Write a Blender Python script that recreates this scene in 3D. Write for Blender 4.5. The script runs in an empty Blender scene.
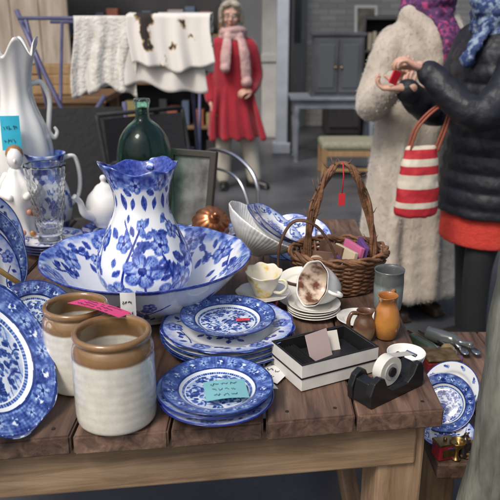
import bpy,bmesh,math,random
import numpy as np
from mathutils import Vector,Matrix,Euler,noise
random.seed(7); np.random.seed(7)
R=math.radians
SC=bpy.context.scene
def link(o): SC.collection.objects.link(o); return o
def empty(name,loc=(0,0,0),rot=(0,0,0)):
    e=bpy.data.objects.new(name,None); e.empty_display_size=.05
    e.location=loc; e.rotation_euler=rot; return link(e)
# ---------------------------------------------------------------- materials
_mc={}
def M(name,col,rough=.5,metal=0,bump=0,bscale=60,col2=None,cscale=8,stretch=(1,1,1),trans=0,coat=0,detail=5,ior=1.45,sheen=0,lo=.35,hi=.65,coord='Object',col3=None):
    if name in _mc: return _mc[name]
    m=bpy.data.materials.new(name); m.use_nodes=True; _mc[name]=m
    nt=m.node_tree; N=nt.nodes; L=nt.links; b=N['Principled BSDF']
    b.inputs['Base Color'].default_value=(*col,1); b.inputs['Roughness'].default_value=rough
    b.inputs['Metallic'].default_value=metal; b.inputs['Transmission Weight'].default_value=trans
    b.inputs['Coat Weight'].default_value=coat; b.inputs['IOR'].default_value=ior
    b.inputs['Sheen Weight'].default_value=sheen
    if col2 or bump:
        tc=N.new('ShaderNodeTexCoord'); mp=N.new('ShaderNodeMapping'); mp.inputs['Scale'].default_value=stretch
        L.new(tc.outputs[coord],mp.inputs['Vector'])
    if col2:
        n=N.new('ShaderNodeTexNoise'); n.inputs['Scale'].default_value=cscale; n.inputs['Detail'].default_value=detail
        L.new(mp.outputs[0],n.inputs['Vector'])
        r=N.new('ShaderNodeValToRGB'); r.color_ramp.elements[0].position=lo; r.color_ramp.elements[1].position=hi
        r.color_ramp.elements[0].color=(*col,1); r.color_ramp.elements[1].color=(*col2,1)
        if col3:
            e=r.color_ramp.elements.new((lo+hi)/2); e.color=(*col3,1)
        L.new(n.outputs['Fac'],r.inputs[0]); L.new(r.outputs[0],b.inputs['Base Color'])
    if bump:
        n=N.new('ShaderNodeTexNoise'); n.inputs['Scale'].default_value=bscale; n.inputs['Detail'].default_value=6
        L.new(mp.outputs[0],n.inputs['Vector'])
        bu=N.new('ShaderNodeBump'); bu.inputs['Strength'].default_value=bump; bu.inputs['Distance'].default_value=.01
        L.new(n.outputs['Fac'],bu.inputs['Height']); L.new(bu.outputs[0],b.inputs['Normal'])
    return m
def china(name,white,light,dark,rough=.12):
    m=bpy.data.materials.new(name); m.use_nodes=True
    nt=m.node_tree; N=nt.nodes; L=nt.links; b=N['Principled BSDF']
    a=N.new('ShaderNodeAttribute'); a.attribute_name='blue'
    tc=N.new('ShaderNodeTexCoord'); n=N.new('ShaderNodeTexNoise'); n.inputs['Scale'].default_value=110; n.inputs['Detail'].default_value=5
    L.new(tc.outputs['Object'],n.inputs['Vector'])
    s=N.new('ShaderNodeMath'); s.operation='SUBTRACT'; s.inputs[1].default_value=.5; L.new(n.outputs['Fac'],s.inputs[0])
    k=N.new('ShaderNodeMath'); k.operation='MULTIPLY'; L.new(s.outputs[0],k.inputs[0]); 
    k2=N.new('ShaderNodeMath'); k2.operation='MULTIPLY'; k2.inputs[1].default_value=1.5; L.new(a.outputs['Fac'],k2.inputs[0]); L.new(k2.outputs[0],k.inputs[1])
    ad=N.new('ShaderNodeMath'); ad.operation='ADD'; L.new(k.outputs[0],ad.inputs[0]); L.new(a.outputs['Fac'],ad.inputs[1])
    r=N.new('ShaderNodeValToRGB'); e=r.color_ramp.elements
    e[0].position=.04; e[0].color=(*white,1); e[1].position=.9; e[1].color=(*dark,1)
    q=e.new(.36); q.color=(*light,1)
    q=e.new(.58); q.color=(light[0]*.3+dark[0]*.4,light[1]*.3+dark[1]*.4,light[2]*.48+dark[2]*.5,1)
    L.new(ad.outputs[0],r.inputs[0]); L.new(r.outputs[0],b.inputs['Base Color'])
    b.inputs['Roughness'].default_value=rough; b.inputs['Coat Weight'].default_value=.4; b.inputs['Coat Roughness'].default_value=.06
    return m
CHINA=china('blue_white_china',(.74,.77,.79),(.20,.32,.58),(.010,.028,.15))
CHINA_FLOW=china('flow_blue_china',(.77,.79,.81),(.17,.27,.62),(.010,.02,.18))
WHITE=M('white_porcelain',(.78,.78,.75),.15,coat=.4,col2=(.72,.71,.67),cscale=6)
def zramp(name,stops,rough=.3,noise_amt=.01,coat=.3,bump=0):
    m=bpy.data.materials.new(name); m.use_nodes=True; nt=m.node_tree; N=nt.nodes; L=nt.links; b=N['Principled BSDF']
    tc=N.new('ShaderNodeTexCoord'); sp=N.new('ShaderNodeSeparateXYZ'); L.new(tc.outputs['Object'],sp.inputs[0])
    n=N.new('ShaderNodeTexNoise'); n.inputs['Scale'].default_value=25; n.inputs['Detail'].default_value=5; L.new(tc.outputs['Object'],n.inputs['Vector'])
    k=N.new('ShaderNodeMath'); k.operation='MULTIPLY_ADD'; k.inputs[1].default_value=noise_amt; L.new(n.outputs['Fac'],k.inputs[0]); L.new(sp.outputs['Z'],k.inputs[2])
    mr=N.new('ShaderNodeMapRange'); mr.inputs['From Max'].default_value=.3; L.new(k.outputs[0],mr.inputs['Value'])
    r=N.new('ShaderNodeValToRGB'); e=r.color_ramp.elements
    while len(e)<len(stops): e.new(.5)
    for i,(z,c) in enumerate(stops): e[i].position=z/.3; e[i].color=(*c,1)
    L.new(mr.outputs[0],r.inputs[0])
    n2=N.new('ShaderNodeTexNoise'); n2.inputs['Scale'].default_value=45; n2.inputs['Detail'].default_value=7; n2.inputs['Roughness'].default_value=.7; L.new(tc.outputs['Object'],n2.inputs['Vector'])
    mx=N.new('ShaderNodeMix'); mx.data_type='RGBA'; mx.blend_type='MULTIPLY'; mx.inputs['Factor'].default_value=.5
    L.new(r.outputs[0],mx.inputs['A'])
    ml=N.new('ShaderNodeMapRange'); ml.inputs['From Min'].default_value=.3; ml.inputs['From Max'].default_value=.7; ml.inputs['To Min'].default_value=.65; ml.inputs['To Max'].default_value=1.2; L.new(n2.outputs['Fac'],ml.inputs['Value']); L.new(ml.outputs[0],mx.inputs['B'])
    L.new(mx.outputs['Result'],b.inputs['Base Color'])
    b.inputs['Roughness'].default_value=rough; b.inputs['Coat Weight'].default_value=coat
    return m
# ---------------------------------------------------------------- mesh builder
class MB:
    def __init__(s): s.V=[];s.F=[];s.MI=[];s.SM=[]
    def add(s,V,F,m=0,sm=True,mat=None):
        o=len(s.V)
        for v in V:
            v=Vector(v)
            if mat is not None: v=mat@v
            s.V.append(v)
        for f in F: s.F.append([i+o for i in f]); s.MI.append(m); s.SM.append(sm)
        return s
    def box(s,c,sz,rot=(0,0,0),bev=.003,m=0,mat=None,taper=None):
        bm=bmesh.new(); bmesh.ops.create_cube(bm,size=1)
        for v in bm.verts:
            if taper and v.co.z>0: v.co.x*=taper; v.co.y*=taper
            v.co=Vector((v.co.x*sz[0],v.co.y*sz[1],v.co.z*sz[2]))
        if bev: bmesh.ops.bevel(bm,geom=bm.edges[:],offset=min(bev,min(sz)*.45),segments=2,affect='EDGES',profile=.5)
        T=Matrix.Translation(Vector(c))@(rot.to_matrix().to_4x4() if hasattr(rot,'to_matrix') else Euler(rot).to_matrix().to_4x4())
        if mat is not None: T=mat@T
        bm.verts.index_update()
        s.add([v.co for v in bm.verts],[[v.index for v in f.verts] for f in bm.faces],m,False,T); bm.free(); return s
    def tube(s,pts,rad,seg=8,m=0,closed=False,flat=1.0,mat=None,up=None,hard=False):
        P=[Vector(p) for p in pts]; n=len(P)
        if not hasattr(rad,'__len__'): rad=[rad]*n
        V=[];F=[]; prev=None
        for i in range(n):
            if closed: t=P[(i+1)%n]-P[i-1]
            else: t=P[min(i+1,n-1)]-P[max(i-1,0)]
            t.normalize()
            if prev is None:
                u=Vector(up) if up else (Vector((0,0,1)) if abs(t.z)<.9 else Vector((0,1,0)))
                a=t.cross(u).normalized()
            else: a=(prev-t*prev.dot(t)).normalized()
            prev=a; b=t.cross(a)
            for k in range(seg):
                th=2*math.pi*k/seg
                V.append(P[i]+a*math.cos(th)*rad[i]+b*math.sin(th)*rad[i]*flat)
        for i in range(n if closed else n-1):
            j=(i+1)%n
            for k in range(seg):
                k2=(k+1)%seg
                F.append([i*seg+k,i*seg+k2,j*seg+k2,j*seg+k])
        if not closed and not hard:
            F.append([k for k in range(seg)][::-1]); F.append([(n-1)*seg+k for k in range(seg)])
        if hard:
            s.add(V[:seg],[[k for k in range(seg)][::-1]],m,False,mat); s.add(V[(n-1)*seg:],[[k for k in range(seg)]],m,False,mat)
        return s.add(V,F,m,True,mat)
    def limb(s,pts,rad,seg=16,m=0,sub=8,flat=1.0,fn=None,mat=None):
        P,Q=smooth_path(pts,rad,sub)
        if fn:
            L=0; 
            for i in range(len(P)):
                if i: L+=(P[i]-P[i-1]).length
                Q[i]*=fn(L)
        s.tube(P,Q,seg,m,flat=flat,mat=mat)
        s.ball(P[0],(Q[0],)*3,m,mat=mat); s.ball(P[-1],(Q[-1],)*3,m,mat=mat); return s
    def loft(s,secs,seg=28,m=0,mat=None,caps=True):
        V=[];F=[]
        for (cx,cy,z,rx,ry) in secs:
            for k in range(seg):
                th=2*math.pi*k/seg
                V.append((cx+rx*math.cos(th),cy+ry*math.sin(th),z))
        n=len(secs)
        for i in range(n-1):
            for k in range(seg):
                k2=(k+1)%seg; F.append([i*seg+k,i*seg+k2,(i+1)*seg+k2,(i+1)*seg+k])
        if caps: F.append(list(range(seg))[::-1]); F.append([(n-1)*seg+k for k in range(seg)])
        return s.add(V,F,m,True,mat)
    def ball(s,c,r,m=0,rot=(0,0,0),seg=16,mat=None):
        V=[];F=[]; h=seg//2
        T=Matrix.Translation(Vector(c))@Euler(rot).to_matrix().to_4x4()
        if mat is not None: T=mat@T
        for i in range(1,h):
            ph=math.pi*i/h
            for k in range(seg):
                th=2*math.pi*k/seg
                V.append((r[0]*math.sin(ph)*math.cos(th),r[1]*math.sin(ph)*math.sin(th),r[2]*math.cos(ph)))
        V.append((0,0,r[2]));V.append((0,0,-r[2])); t=len(V)-2
        for i in range(h-2):
            for k in range(seg):
                k2=(k+1)%seg; F.append([i*seg+k,(i+1)*seg+k,(i+1)*seg+k2,i*seg+k2])
        for k in range(seg):
            k2=(k+1)%seg; F.append([t,k,k2]); F.append([t+1,(h-2)*seg+k2,(h-2)*seg+k])
        return s.add(V,F,m,True,T)
    def lathe(s,prof,seg=48,c=(0,0,0),m=0,mat=None,fn=None,n=None,rot=(0,0,0)):
        if n: prof=resample(prof,n)
        V=[];F=[]
        T=Matrix.Translation(Vector(c))@Euler(rot).to_matrix().to_4x4()
        if mat is not None: T=mat@T
        for (r,z) in prof:
            for k in range(seg):
                th=2*math.pi*k/seg
                rr,zz=(r,z) if not fn else fn(th,r,z)
                V.append((rr*math.cos(th),rr*math.sin(th),zz))
        for i in range(len(prof)-1):
            for k in range(seg):
                k2=(k+1)%seg; F.append([i*seg+k,i*seg+k2,(i+1)*seg+k2,(i+1)*seg+k])
        return s.add(V,F,m,True,T)
    def grid(s,f,nu,nv,m=0,mat=None):
        V=[f(i/nu,j/nv) for i in range(nu+1) for j in range(nv+1)]
        F=[[i*(nv+1)+j,(i+1)*(nv+1)+j,(i+1)*(nv+1)+j+1,i*(nv+1)+j+1] for i in range(nu) for j in range(nv)]
        return s.add(V,F,m,True,mat)
    def build(s,name,mats,parent=None,loc=(0,0,0),rot=(0,0,0),remesh=0,smooth=0,solid=0,disp=None):
        me=bpy.data.meshes.new(name); me.from_pydata([tuple(v) for v in s.V],[],s.F)
        for m in (mats if isinstance(mats,(list,tuple)) else [mats]): me.materials.append(m)
        me.polygons.foreach_set('material_index',s.MI); me.polygons.foreach_set('use_smooth',s.SM); me.update()
        o=bpy.data.objects.new(name,me); link(o)
        o.location=loc
        if hasattr(rot,'to_euler'): o.rotation_euler=rot.to_euler()
        else: o.rotation_euler=rot
        if parent: o.parent=parent
        if remesh:
            r=o.modifiers.new('r','REMESH'); r.mode='VOXEL'; r.voxel_size=remesh; r.use_smooth_shade=True
        if smooth:
            q=o.modifiers.new('s','SMOOTH'); q.iterations=smooth; q.factor=.5
        if disp:
            t=bpy.data.textures.new(name,'CLOUDS'); t.noise_scale=disp[1]
            d=o.modifiers.new('d','DISPLACE'); d.texture=t; d.strength=disp[0]; d.texture_coords='LOCAL'
        if solid:
            q=o.modifiers.new('t','SOLIDIFY'); q.thickness=solid
        return o
def smooth_path(pts,rad,sub=8):
    P=[Vector(p) for p in pts]; n=len(P)
    if not hasattr(rad,'__len__'): rad=[rad]*n
    A=[];Q=[]
    for i in range(n-1):
        p0=P[max(i-1,0)];p1=P[i];p2=P[i+1];p3=P[min(i+2,n-1)]
        for k in range(sub):
            t=k/sub
            A.append(.5*((2*p1)+(p2-p0)*t+(2*p0-5*p1+4*p2-p3)*t*t+(3*p1-p0-3*p2+p3)*t**3)); Q.append(rad[i]*(1-t)+rad[i+1]*t)
    A.append(P[-1]);Q.append(rad[-1]); return A,Q
def resample(prof,n):
    p=[np.array(q,float) for q in prof]
    for _ in range(2):
        q=[p[0]]
        for a,b in zip(p[:-1],p[1:]): q+= [a*.75+b*.25,a*.25+b*.75]
        q.append(p[-1]); p=q
    p=np.array(p); d=np.concatenate([[0],np.cumsum(np.hypot(*np.diff(p,axis=0).T))])
    t=np.linspace(0,d[-1],n); return list(zip(np.interp(t,d,p[:,0]),np.interp(t,d,p[:,1])))
# ---------------------------------------------------------------- painted china
class Paint:
    def __init__(s,X,Y,per=None): s.X=X;s.Y=Y;s.per=per;s.F=np.zeros_like(X)
    def d(s,cx,cy):
        dx=s.X-cx
        if s.per: dx=(dx+s.per/2)%s.per-s.per/2
        return dx,s.Y-cy
    def put(s,v): s.F=np.maximum(s.F,v)
    def flower(s,cx,cy,r,n=5,rot=0,I=1):
        dx,dy=s.d(cx,cy); d=np.hypot(dx,dy); a=np.arctan2(dy,dx)+rot
        RR=r*(.62+.38*np.abs(np.cos(n*a/2))**.5); t=d/RR
        m=np.clip((1-t)*7,0,1)
        sh=.22+.5*t**3+.35*np.abs(np.sin(n*a/2))**10*(t>.25)+.22*(np.sin(a*n*5+d/r*3)>.5)*(t>.35)*(t<.8)
        sh=np.where(d<.2*r,1,sh); s.F=np.where(m>0,s.F*(1-m)+m*sh*I,s.F)
    def leaf(s,cx,cy,L,ang,w=.3,I=.85):
        dx,dy=s.d(cx,cy); u=dx*math.cos(ang)+dy*math.sin(ang); v=-dx*math.sin(ang)+dy*math.cos(ang)
        t=np.clip(u/L,0,1); ww=w*L*np.sin(np.pi*t)**.8*((u>0)&(u<L))
        m=np.clip((ww-np.abs(v))/(w*L*.25),0,1); s.put(m*I*(.75+.25*(np.abs(v)<.08*L*w*2)))
    def stem(s,pts,w,I=.9):
        pts=np.array(pts); n=10; C=[]
        for t in np.linspace(0,1,n):
            p=pts.copy()
            while len(p)>1: p=p[:-1]*(1-t)+p[1:]*t
            C.append(p[0])
        dm=None
        for a,b in zip(C[:-1],C[1:]):
            dx,dy=s.d(a[0],a[1]); ex,ey=b-a; l2=ex*ex+ey*ey+1e-12
            t=np.clip((dx*ex+dy*ey)/l2,0,1); q=np.hypot(dx-t*ex,dy-t*ey); dm=q if dm is None else np.minimum(dm,q)
        s.put(np.clip((w-dm)/(w*.5),0,1)*I)
    def rect(s,x0,x1,y0,y1,I=.8):
        s.put(((s.X>x0)&(s.X<x1)&(s.Y>y0)&(s.Y<y1))*I)
def nz(X,Y,sc,seed=0,o=7):
    rs=np.random.RandomState(seed); v=np.zeros_like(X)
    for i in range(o):
        a=rs.rand()*6.28; k=sc*(.6+1.4*rs.rand()); v+=np.sin((X*math.cos(a)+Y*math.sin(a))*k+rs.rand()*6.28)
    return v/o*1.6
def paint_willow(X,Y,seed=0):
    rs=np.random.RandomState(seed); r=np.hypot(X,Y); th=np.arctan2(Y,X); P=Paint(X,Y)
    for k in range(9):
        y=-.45+k*.06; P.put(((np.abs(Y-y-.012*np.sin(X*18+k))<.008)&(nz(X,Y,9,seed+k)>.05))*.5)
    for (cx,cy,s) in [(.28,.12,.28),(-.3,.22,.25),(.05,.38,.18),(-.28,-.25,.22),(.33,-.28,.2),(-.02,-.43,.18),(.46,.0,.14),(-.46,.0,.14),(.3,.4,.14),(-.2,.44,.12),(.1,-.2,.12)]:
        P.stem([(cx,cy-s*.8),(cx+s*.3,cy-s*.3),(cx-s*.1,cy)],.014)
        for j in range(20):
            a=rs.rand()*6.28; q=rs.rand()**.6*s*.62
            P.leaf(cx+q*math.cos(a),cy+q*math.sin(a),.06+.05*rs.rand(),a+rs.randn()*.6,.38,.55+.45*rs.rand())
    for (cx,cy,s) in [(-.02,.02,.16),(.2,-.08,.1),(-.42,-.02,.1)]:
        P.rect(cx-s*.6,cx+s*.6,cy-s,cy-s*.3,.55)
        for k in range(5): P.rect(cx-s*.6+k*s*.27,cx-s*.6+k*s*.27+.012,cy-s,cy-s*.3,1)
        for lev in range(2):
            yy=cy-s*.3+lev*s*.55; wd=s*(1-.35*lev)
            P.put(((Y>yy)&(Y<yy+s*.28)&(np.abs(X-cx)<wd*(1.0-(Y-yy)/(s*.28)*.6)))*.95)
            if lev==0: P.rect(cx-s*.35,cx+s*.35,yy+s*.28,yy+s*.55,.5)
    P.stem([(-.2,-.2),(0,-.1),(.2,-.24)],.02,.8)
    P.put(np.clip(.16+.12*nz(X,Y,14,seed+3),0,.3))
    P.F*= (r<.56)
    lat=(np.sin(th*46+(r-.82)*80)*np.sin(th*46-(r-.82)*80)); n1=nz(X,Y,22,seed+50); n2=nz(X,Y,7,seed+51)
    g=np.clip(.62+.16*lat*(n2>0)+.22*n1,.3,1)
    P.F=np.where((r>.69)&(r<.965),g,P.F)
    for k in range(11):
        a=k*2*math.pi/11+rs.randn()*.06; rr=.83+rs.randn()*.015; P.flower(rr*math.cos(a),rr*math.sin(a),.085+.03*rs.rand(),5+k%3,a,.9)
        b=a+.28
        P.F=np.where(np.hypot(X-.82*math.cos(b),Y-.82*math.sin(b))<.055,.05,P.F)
        for q in range(3): P.leaf(.8*math.cos(b),.8*math.sin(b),.10,b+q*2.1+rs.rand(),.3,.9)
    P.put((np.abs(r-.985)<.018)*1.0); P.put((np.abs(r-.69)<.014)*1.0)
    P.put((np.abs(r-.6)<.022)*(.35+.4*(np.sin(th*90)>0)))
    return P.F
def paint_flow(X,Y,seed=0,dens=1.0,rimtint=.6):
    rs=np.random.RandomState(seed); r=np.hypot(X,Y); th=np.arctan2(Y,X); P=Paint(X,Y)
    n=nz(X,Y,16,seed)
    P.F=np.clip((r-.74-.06*n)*4,0,1)*rimtint*(.65+.35*n)
    for k in range(6):
        a=k*math.pi/3+seed; cx,cy=.8*math.cos(a),.8*math.sin(a)
        P.stem([(cx,cy),(.6*math.cos(a+.3),.6*math.sin(a+.3)),(.78*math.cos(a+.8),.78*math.sin(a+.8))],.012,.9)
        P.flower(cx,cy,.15,5,a,.95)
        for q in range(4): 
            b=a+.22+q*.16; P.leaf(.78*math.cos(b),.78*math.sin(b),.12,b+2.4+q*1.1,.35,.9)
    if dens>0:
        for (cx,cy,s) in [(0,.05,.2),(-.24,-.12,.13),(.22,-.14,.14),(.15,.27,.1),(-.2,.22,.1)]:
            P.stem([(cx,cy),(cx*.5,cy*.5-.1),(.02,-.4)],.01,.9)
            P.flower(cx,cy,s,6,cx*9,.95)
            for j in range(6):
                a=j*1.05+cx*5; P.leaf(cx+s*.9*math.cos(a),cy+s*.9*math.sin(a),.13,a+.3,.35,.85)
        P.F*=(r<.55)|(r>.6)
    P.put((np.abs(r-.985)<.02)*1.0)
    return P.F
def paint_none(X,Y,seed=0):
    r=np.hypot(X,Y); return (np.abs(r-.975)<.02)*.0
def paint_sprig(X,Y,seed=0):
    r=np.hypot(X,Y); P=Paint(X,Y)
    for k in range(9):
        a=k*2*math.pi/9; P.leaf(.82*math.cos(a),.82*math.sin(a),.16,a+1.2,.3,.8); P.flower(.82*math.cos(a),.82*math.sin(a),.07,5,a,.9)
    P.flower(0,0,.16,6,.2,.8); P.put((np.abs(r-.98)<.018)*.9); return P.F
_pm={}
def plate_mesh(Rr,kind,seed=0,depth=.022,sx=1.0,mat=None,oct=0,seg=300,n=110):
    key=(Rr,kind,seed,depth,sx,oct)
    if key in _pm: return _pm[key]
    d=depth
    prof=[(0,.005),(.3,.005),(.56,.0045),(.64,d*.35),(.7,d*.6),(.85,d*.8),(.99,d),(1.0,d-.0012),(.99,d-.003),(.72,d*.45),(.62,.002),(.56,0),(.53,0),(.52,.002),(.0,.002)]
    pr=resample([(r*Rr,z) for r,z in prof],n*2)
    r=np.array([p[0] for p in pr]); z=np.array([p[1] for p in pr]); im=int(np.argmax(r))
    idx=list(range(im+2))+list(range(im+3,len(r),5)); r=r[idx]; z=z[idx]; 
    th=np.linspace(0,2*np.pi,seg,endpoint=False)
    RR=r[:,None]*np.ones(seg)[None]; 
    if oct:
        f=1+.02*np.cos(th*oct); RR=RR*(1+(f-1)[None]*(RR/Rr)**4)
    X=RR*np.cos(th)*sx; Y=RR*np.sin(th); Z=z[:,None]*np.ones(seg)[None]
    F=kind(X/sx/Rr,Y/Rr,seed).astype(float)
    F[im+3:]=0
    V=np.stack([X,Y,Z],-1).reshape(-1,3); m=len(r)
    i=np.arange(m-1)[:,None]*seg; k=np.arange(seg)[None]; k2=(k+1)%seg
    Q=np.stack([i+k,i+k2,i+seg+k2,i+seg+k],-1).reshape(-1,4)[:,::-1]
    me=bpy.data.meshes.new('plate'); me.from_pydata(V.tolist(),[],Q.tolist())
    a=me.attributes.new('blue','FLOAT','POINT'); a.data.foreach_set('value',F.ravel().astype(np.float32))
    me.polygons.foreach_set('use_smooth',[True]*len(me.polygons)); me.materials.append(mat or CHINA); me.update()
    _pm[key]=me; return me
def put(me,name,loc,normal=(0,0,1),spin=0,parent=None,tilt=None):
    o=bpy.data.objects.new(name,me); link(o)
    q=Vector(normal).normalized().to_track_quat('Z','Y').to_matrix().to_4x4()@Matrix.Rotation(spin,4,'Z')
    o.matrix_world=Matrix.Translation(Vector(loc))@q
    if parent: o.parent=parent
    return o
def china_lathe(name,prof,seg,n,pf,mat,fn=None,loc=(0,0,0),parent=None,per=None,rot=(0,0,0)):
    pr=resample(prof,n); r=np.array([p[0] for p in pr]); z=np.array([p[1] for p in pr])
    im=int(np.argmax(z)); th=np.linspace(0,2*np.pi,seg,endpoint=False)
    TH=np.ones(n)[:,None]*th[None]; RR=r[:,None]*np.ones(seg)[None]; ZZ=z[:,None]*np.ones(seg)[None]
    inner=(np.arange(n)>im)[:,None]*np.ones(seg,bool)[None]
    F=pf(TH,RR,ZZ,inner).astype(float)
    if fn: RR,ZZ=fn(TH,RR,ZZ)
    V=np.stack([RR*np.cos(TH),RR*np.sin(TH),ZZ],-1).reshape(-1,3)
    i=np.arange(n-1)[:,None]*seg; k=np.arange(seg)[None]; k2=(k+1)%seg
    Q=np.stack([i+k,i+k2,i+seg+k2,i+seg+k],-1).reshape(-1,4)
    me=bpy.data.meshes.new(name); me.from_pydata(V.tolist(),[],Q.tolist())
    a=me.attributes.new('blue','FLOAT','POINT'); a.data.foreach_set('value',F.ravel().astype(np.float32))
    me.polygons.foreach_set('use_smooth',[True]*len(me.polygons)); me.materials.append(mat); me.update()
    o=bpy.data.objects.new(name,me); link(o); o.location=loc; o.rotation_euler=rot
    if parent: o.parent=parent
    return o
# ================================================================= camera / light
cam=bpy.data.cameras.new('camera'); co=link(bpy.data.objects.new('camera',cam)); SC.camera=co
co.location=(0,0,1.45); co.rotation_euler=(R(71.5),0,0); cam.sensor_width=36; cam.lens=49.45; cam.clip_end=500; cam.clip_start=.05
cam.dof.use_dof=True; cam.dof.focus_distance=1.4; cam.dof.aperture_fstop=6.0
w=bpy.data.worlds.new('World'); SC.world=w; w.use_nodes=True; nt=w.node_tree
sky=nt.nodes.new('ShaderNodeTexSky'); sky.sky_type='NISHITA'; sky.sun_disc=False; sky.sun_elevation=R(52); sky.sun_rotation=R(215)
sky.dust_density=5; sky.air_density=1.2; sky.ozone_density=1.0
bg=nt.nodes['Background']; nt.links.new(sky.outputs[0],bg.inputs[0]); bg.inputs[1].default_value=.15
sd=Vector((math.sin(R(215))*math.cos(R(52)),math.cos(R(215))*math.cos(R(52)),math.sin(R(52))))
sl=bpy.data.lights.new('sun','SUN'); sl.energy=2.0; sl.angle=R(16); sl.color=(1,.975,.94)
so=link(bpy.data.objects.new('sun',sl)); so.rotation_euler=sd.to_track_quat('Z','Y').to_euler()
SC.view_settings.view_transform='Standard'; SC.view_settings.look='None'; SC.view_settings.exposure=0
# ================================================================= ground & building
GROUND=M('concrete_ground',(.045,.048,.055),.38,bump=.25,bscale=25,col2=(.10,.103,.112),cscale=1.6,detail=8)
b=MB(); b.grid(lambda u,v:(-150+300*u,-100+300*v,0),2,2); b.build('ground',GROUND)
BRK=bpy.data.materials.new('white_brick'); BRK.use_nodes=True
nt=BRK.node_tree; N=nt.nodes; L=nt.links; tc=N.new('ShaderNodeTexCoord'); mp=N.new('ShaderNodeMapping'); mp.inputs['Rotation'].default_value=(R(90),0,0)
L.new(tc.outputs['Object'],mp.inputs[0]); br=N.new('ShaderNodeTexBrick'); br.inputs['Color1'].default_value=(.58,.57,.56,1); br.inputs['Color2'].default_value=(.46,.45,.44,1); br.inputs['Mortar'].default_value=(.36,.36,.36,1)
br.inputs['Scale'].default_value=1; br.inputs['Brick Width'].default_value=.24; br.inputs['Row Height'].default_value=.08; br.inputs['Mortar Size'].default_value=.007
L.new(mp.outputs[0],br.inputs[0]); L.new(br.outputs[0],N['Principled BSDF'].inputs['Base Color']); N['Principled BSDF'].inputs['Roughness'].default_value=.8
bu=N.new('ShaderNodeBump'); bu.inputs['Strength'].default_value=.6; bu.inputs['Distance'].default_value=.01; bu.invert=True; L.new(br.outputs['Fac'],bu.inputs['Height']); L.new(bu.outputs[0],N['Principled BSDF'].inputs['Normal'])
PLAS=M('pale_plaster',(.42,.42,.42),.8,bump=.2,col2=(.54,.53,.52),cscale=2)
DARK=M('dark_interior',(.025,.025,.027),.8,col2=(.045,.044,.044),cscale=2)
CEIL=M('dark_ceiling',(.06,.055,.05),.8,col2=(.09,.08,.07),cscale=3)
GLASSD=M('window_glass',(.05,.06,.07),.08)
FRAMEW=M('white_paint',(.6,.61,.62),.5,col2=(.5,.51,.53),cscale=5)
bld=empty('brick_building',(0,10,0))
b=MB(); b.box((4.6,0.15,1.8),(7.7,.3,3.6),bev=0); b.build('brick_wall_section',BRK,bld)
b=MB(); b.box((-.05,0.15,1.8),(1.0,.3,3.6),bev=0,m=0); b.box((-6,.15,1.8),(6.5,.3,3.6),bev=0,m=0); b.box((-1.65,.15,3.2),(2.2,.3,.8),bev=0); b.build('plaster_wall',PLAS,bld)
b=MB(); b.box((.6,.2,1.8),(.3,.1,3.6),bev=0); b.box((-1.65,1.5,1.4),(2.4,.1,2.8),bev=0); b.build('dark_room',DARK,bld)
b=MB(); 
for x in (-2.7,-1.65,-.62): b.box((x,-.02,1.4),(.07,.08,2.8),bev=.005,m=0)
b.box((-1.65,-.02,2.1),(2.1,.06,.07),m=0); b.box((-1.65,0,.45),(2.05,.05,.9),m=0); b.box((-1.65,.0,1.5),(2.05,.01,1.2),m=1,bev=0)
b.build('shop_window',[FRAMEW,GLASSD],bld)
b=MB(); b.box((.6,-.06,1.1),(.36,.06,2.2),m=0); b.box((.6,-.095,1.55),(.2,.01,.8),m=1); b.build('narrow_door',[M('grey_door',(.12,.13,.14),.5,col2=(.16,.17,.18),cscale=4),GLASSD],bld)
# unseen overhead slab and beams, added to dim the background
b=MB(); b.box((0,.6,3.75),(18,6.6,.2),bev=0); 
for x in range(-8,9,2): b.box((x,-1.3,3.58),(.12,2.5,.12),bev=0)
b.build('unseen_shade_roof',CEIL,bld)
b=MB(); b.box((-8.6,-2.5,1.8),(.3,6,3.6),bev=0); b.box((8.6,-2.5,1.8),(.3,6,3.6),bev=0); b.build('side_wall',PLAS,bld)
b=MB(); b.box((0,0,1.8),(.13,.13,3.6),bev=.01); b.box((0,0,.06),(.2,.2,.12),bev=.01); b.box((.1,.02,1.8),(.05,.08,3.6),bev=.005,m=1)
b.build('support_post',[M('bluegrey_paint',(.42,.46,.52),.5,col2=(.34,.37,.42),cscale=6),DARK],None,(.36,7.9,0))
b=MB(); b.box((0,0,1.8),(.2,.12,3.6),bev=.01); b.box((0,-.07,1.0),(.22,.02,.1),bev=.01); b.build('support_post',M('pale_paint',(.62,.61,.58),.5,col2=(.5,.49,.46),cscale=5),None,(.25,9.0,0))
b=MB(); b.box((0,0,.6),(1.9,.5,1.18),bev=.01,m=0); b.box((0,0,1.21),(2.0,.56,.04),m=1)
for k in range(4): b.box((-.7+k*.465,-.26,.6),(.42,.02,1.0),m=1,bev=.01); b.ball((-.55+k*.465,-.29,.65),(.02,.02,.02),1)
b.build('dark_sideboard',[M('dark_wood',(.03,.028,.03),.5,col2=(.05,.045,.045),cscale=5,stretch=(6,6,1)),M('dark_wood2',(.045,.045,.05),.5,col2=(.065,.06,.06),cscale=5,stretch=(6,6,1))],None,(1.95,9.4,0))
b=MB(); b.box((0,0,.2),(.3,.04,.4),bev=.005,m=0); b.box((0,-.022,.2),(.23,.004,.33),bev=0,m=1); b.build('picture_frame',[WHITE,M('old_print',(.3,.27,.2),.6,col2=(.12,.1,.08),cscale=9)],None,(1.5,9.35,1.235),(R(-8),0,.1))
b=MB(); b.lathe([(0,0),(.06,0),(.09,.08),(.1,.16),(.05,.25),(.04,.3),(.055,.32),(.05,.32),(0,.25)],32,n=50); b.build('dark_vase',M('dark_glaze',(.03,.04,.06),.2),None,(2.3,9.35,1.23))
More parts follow.
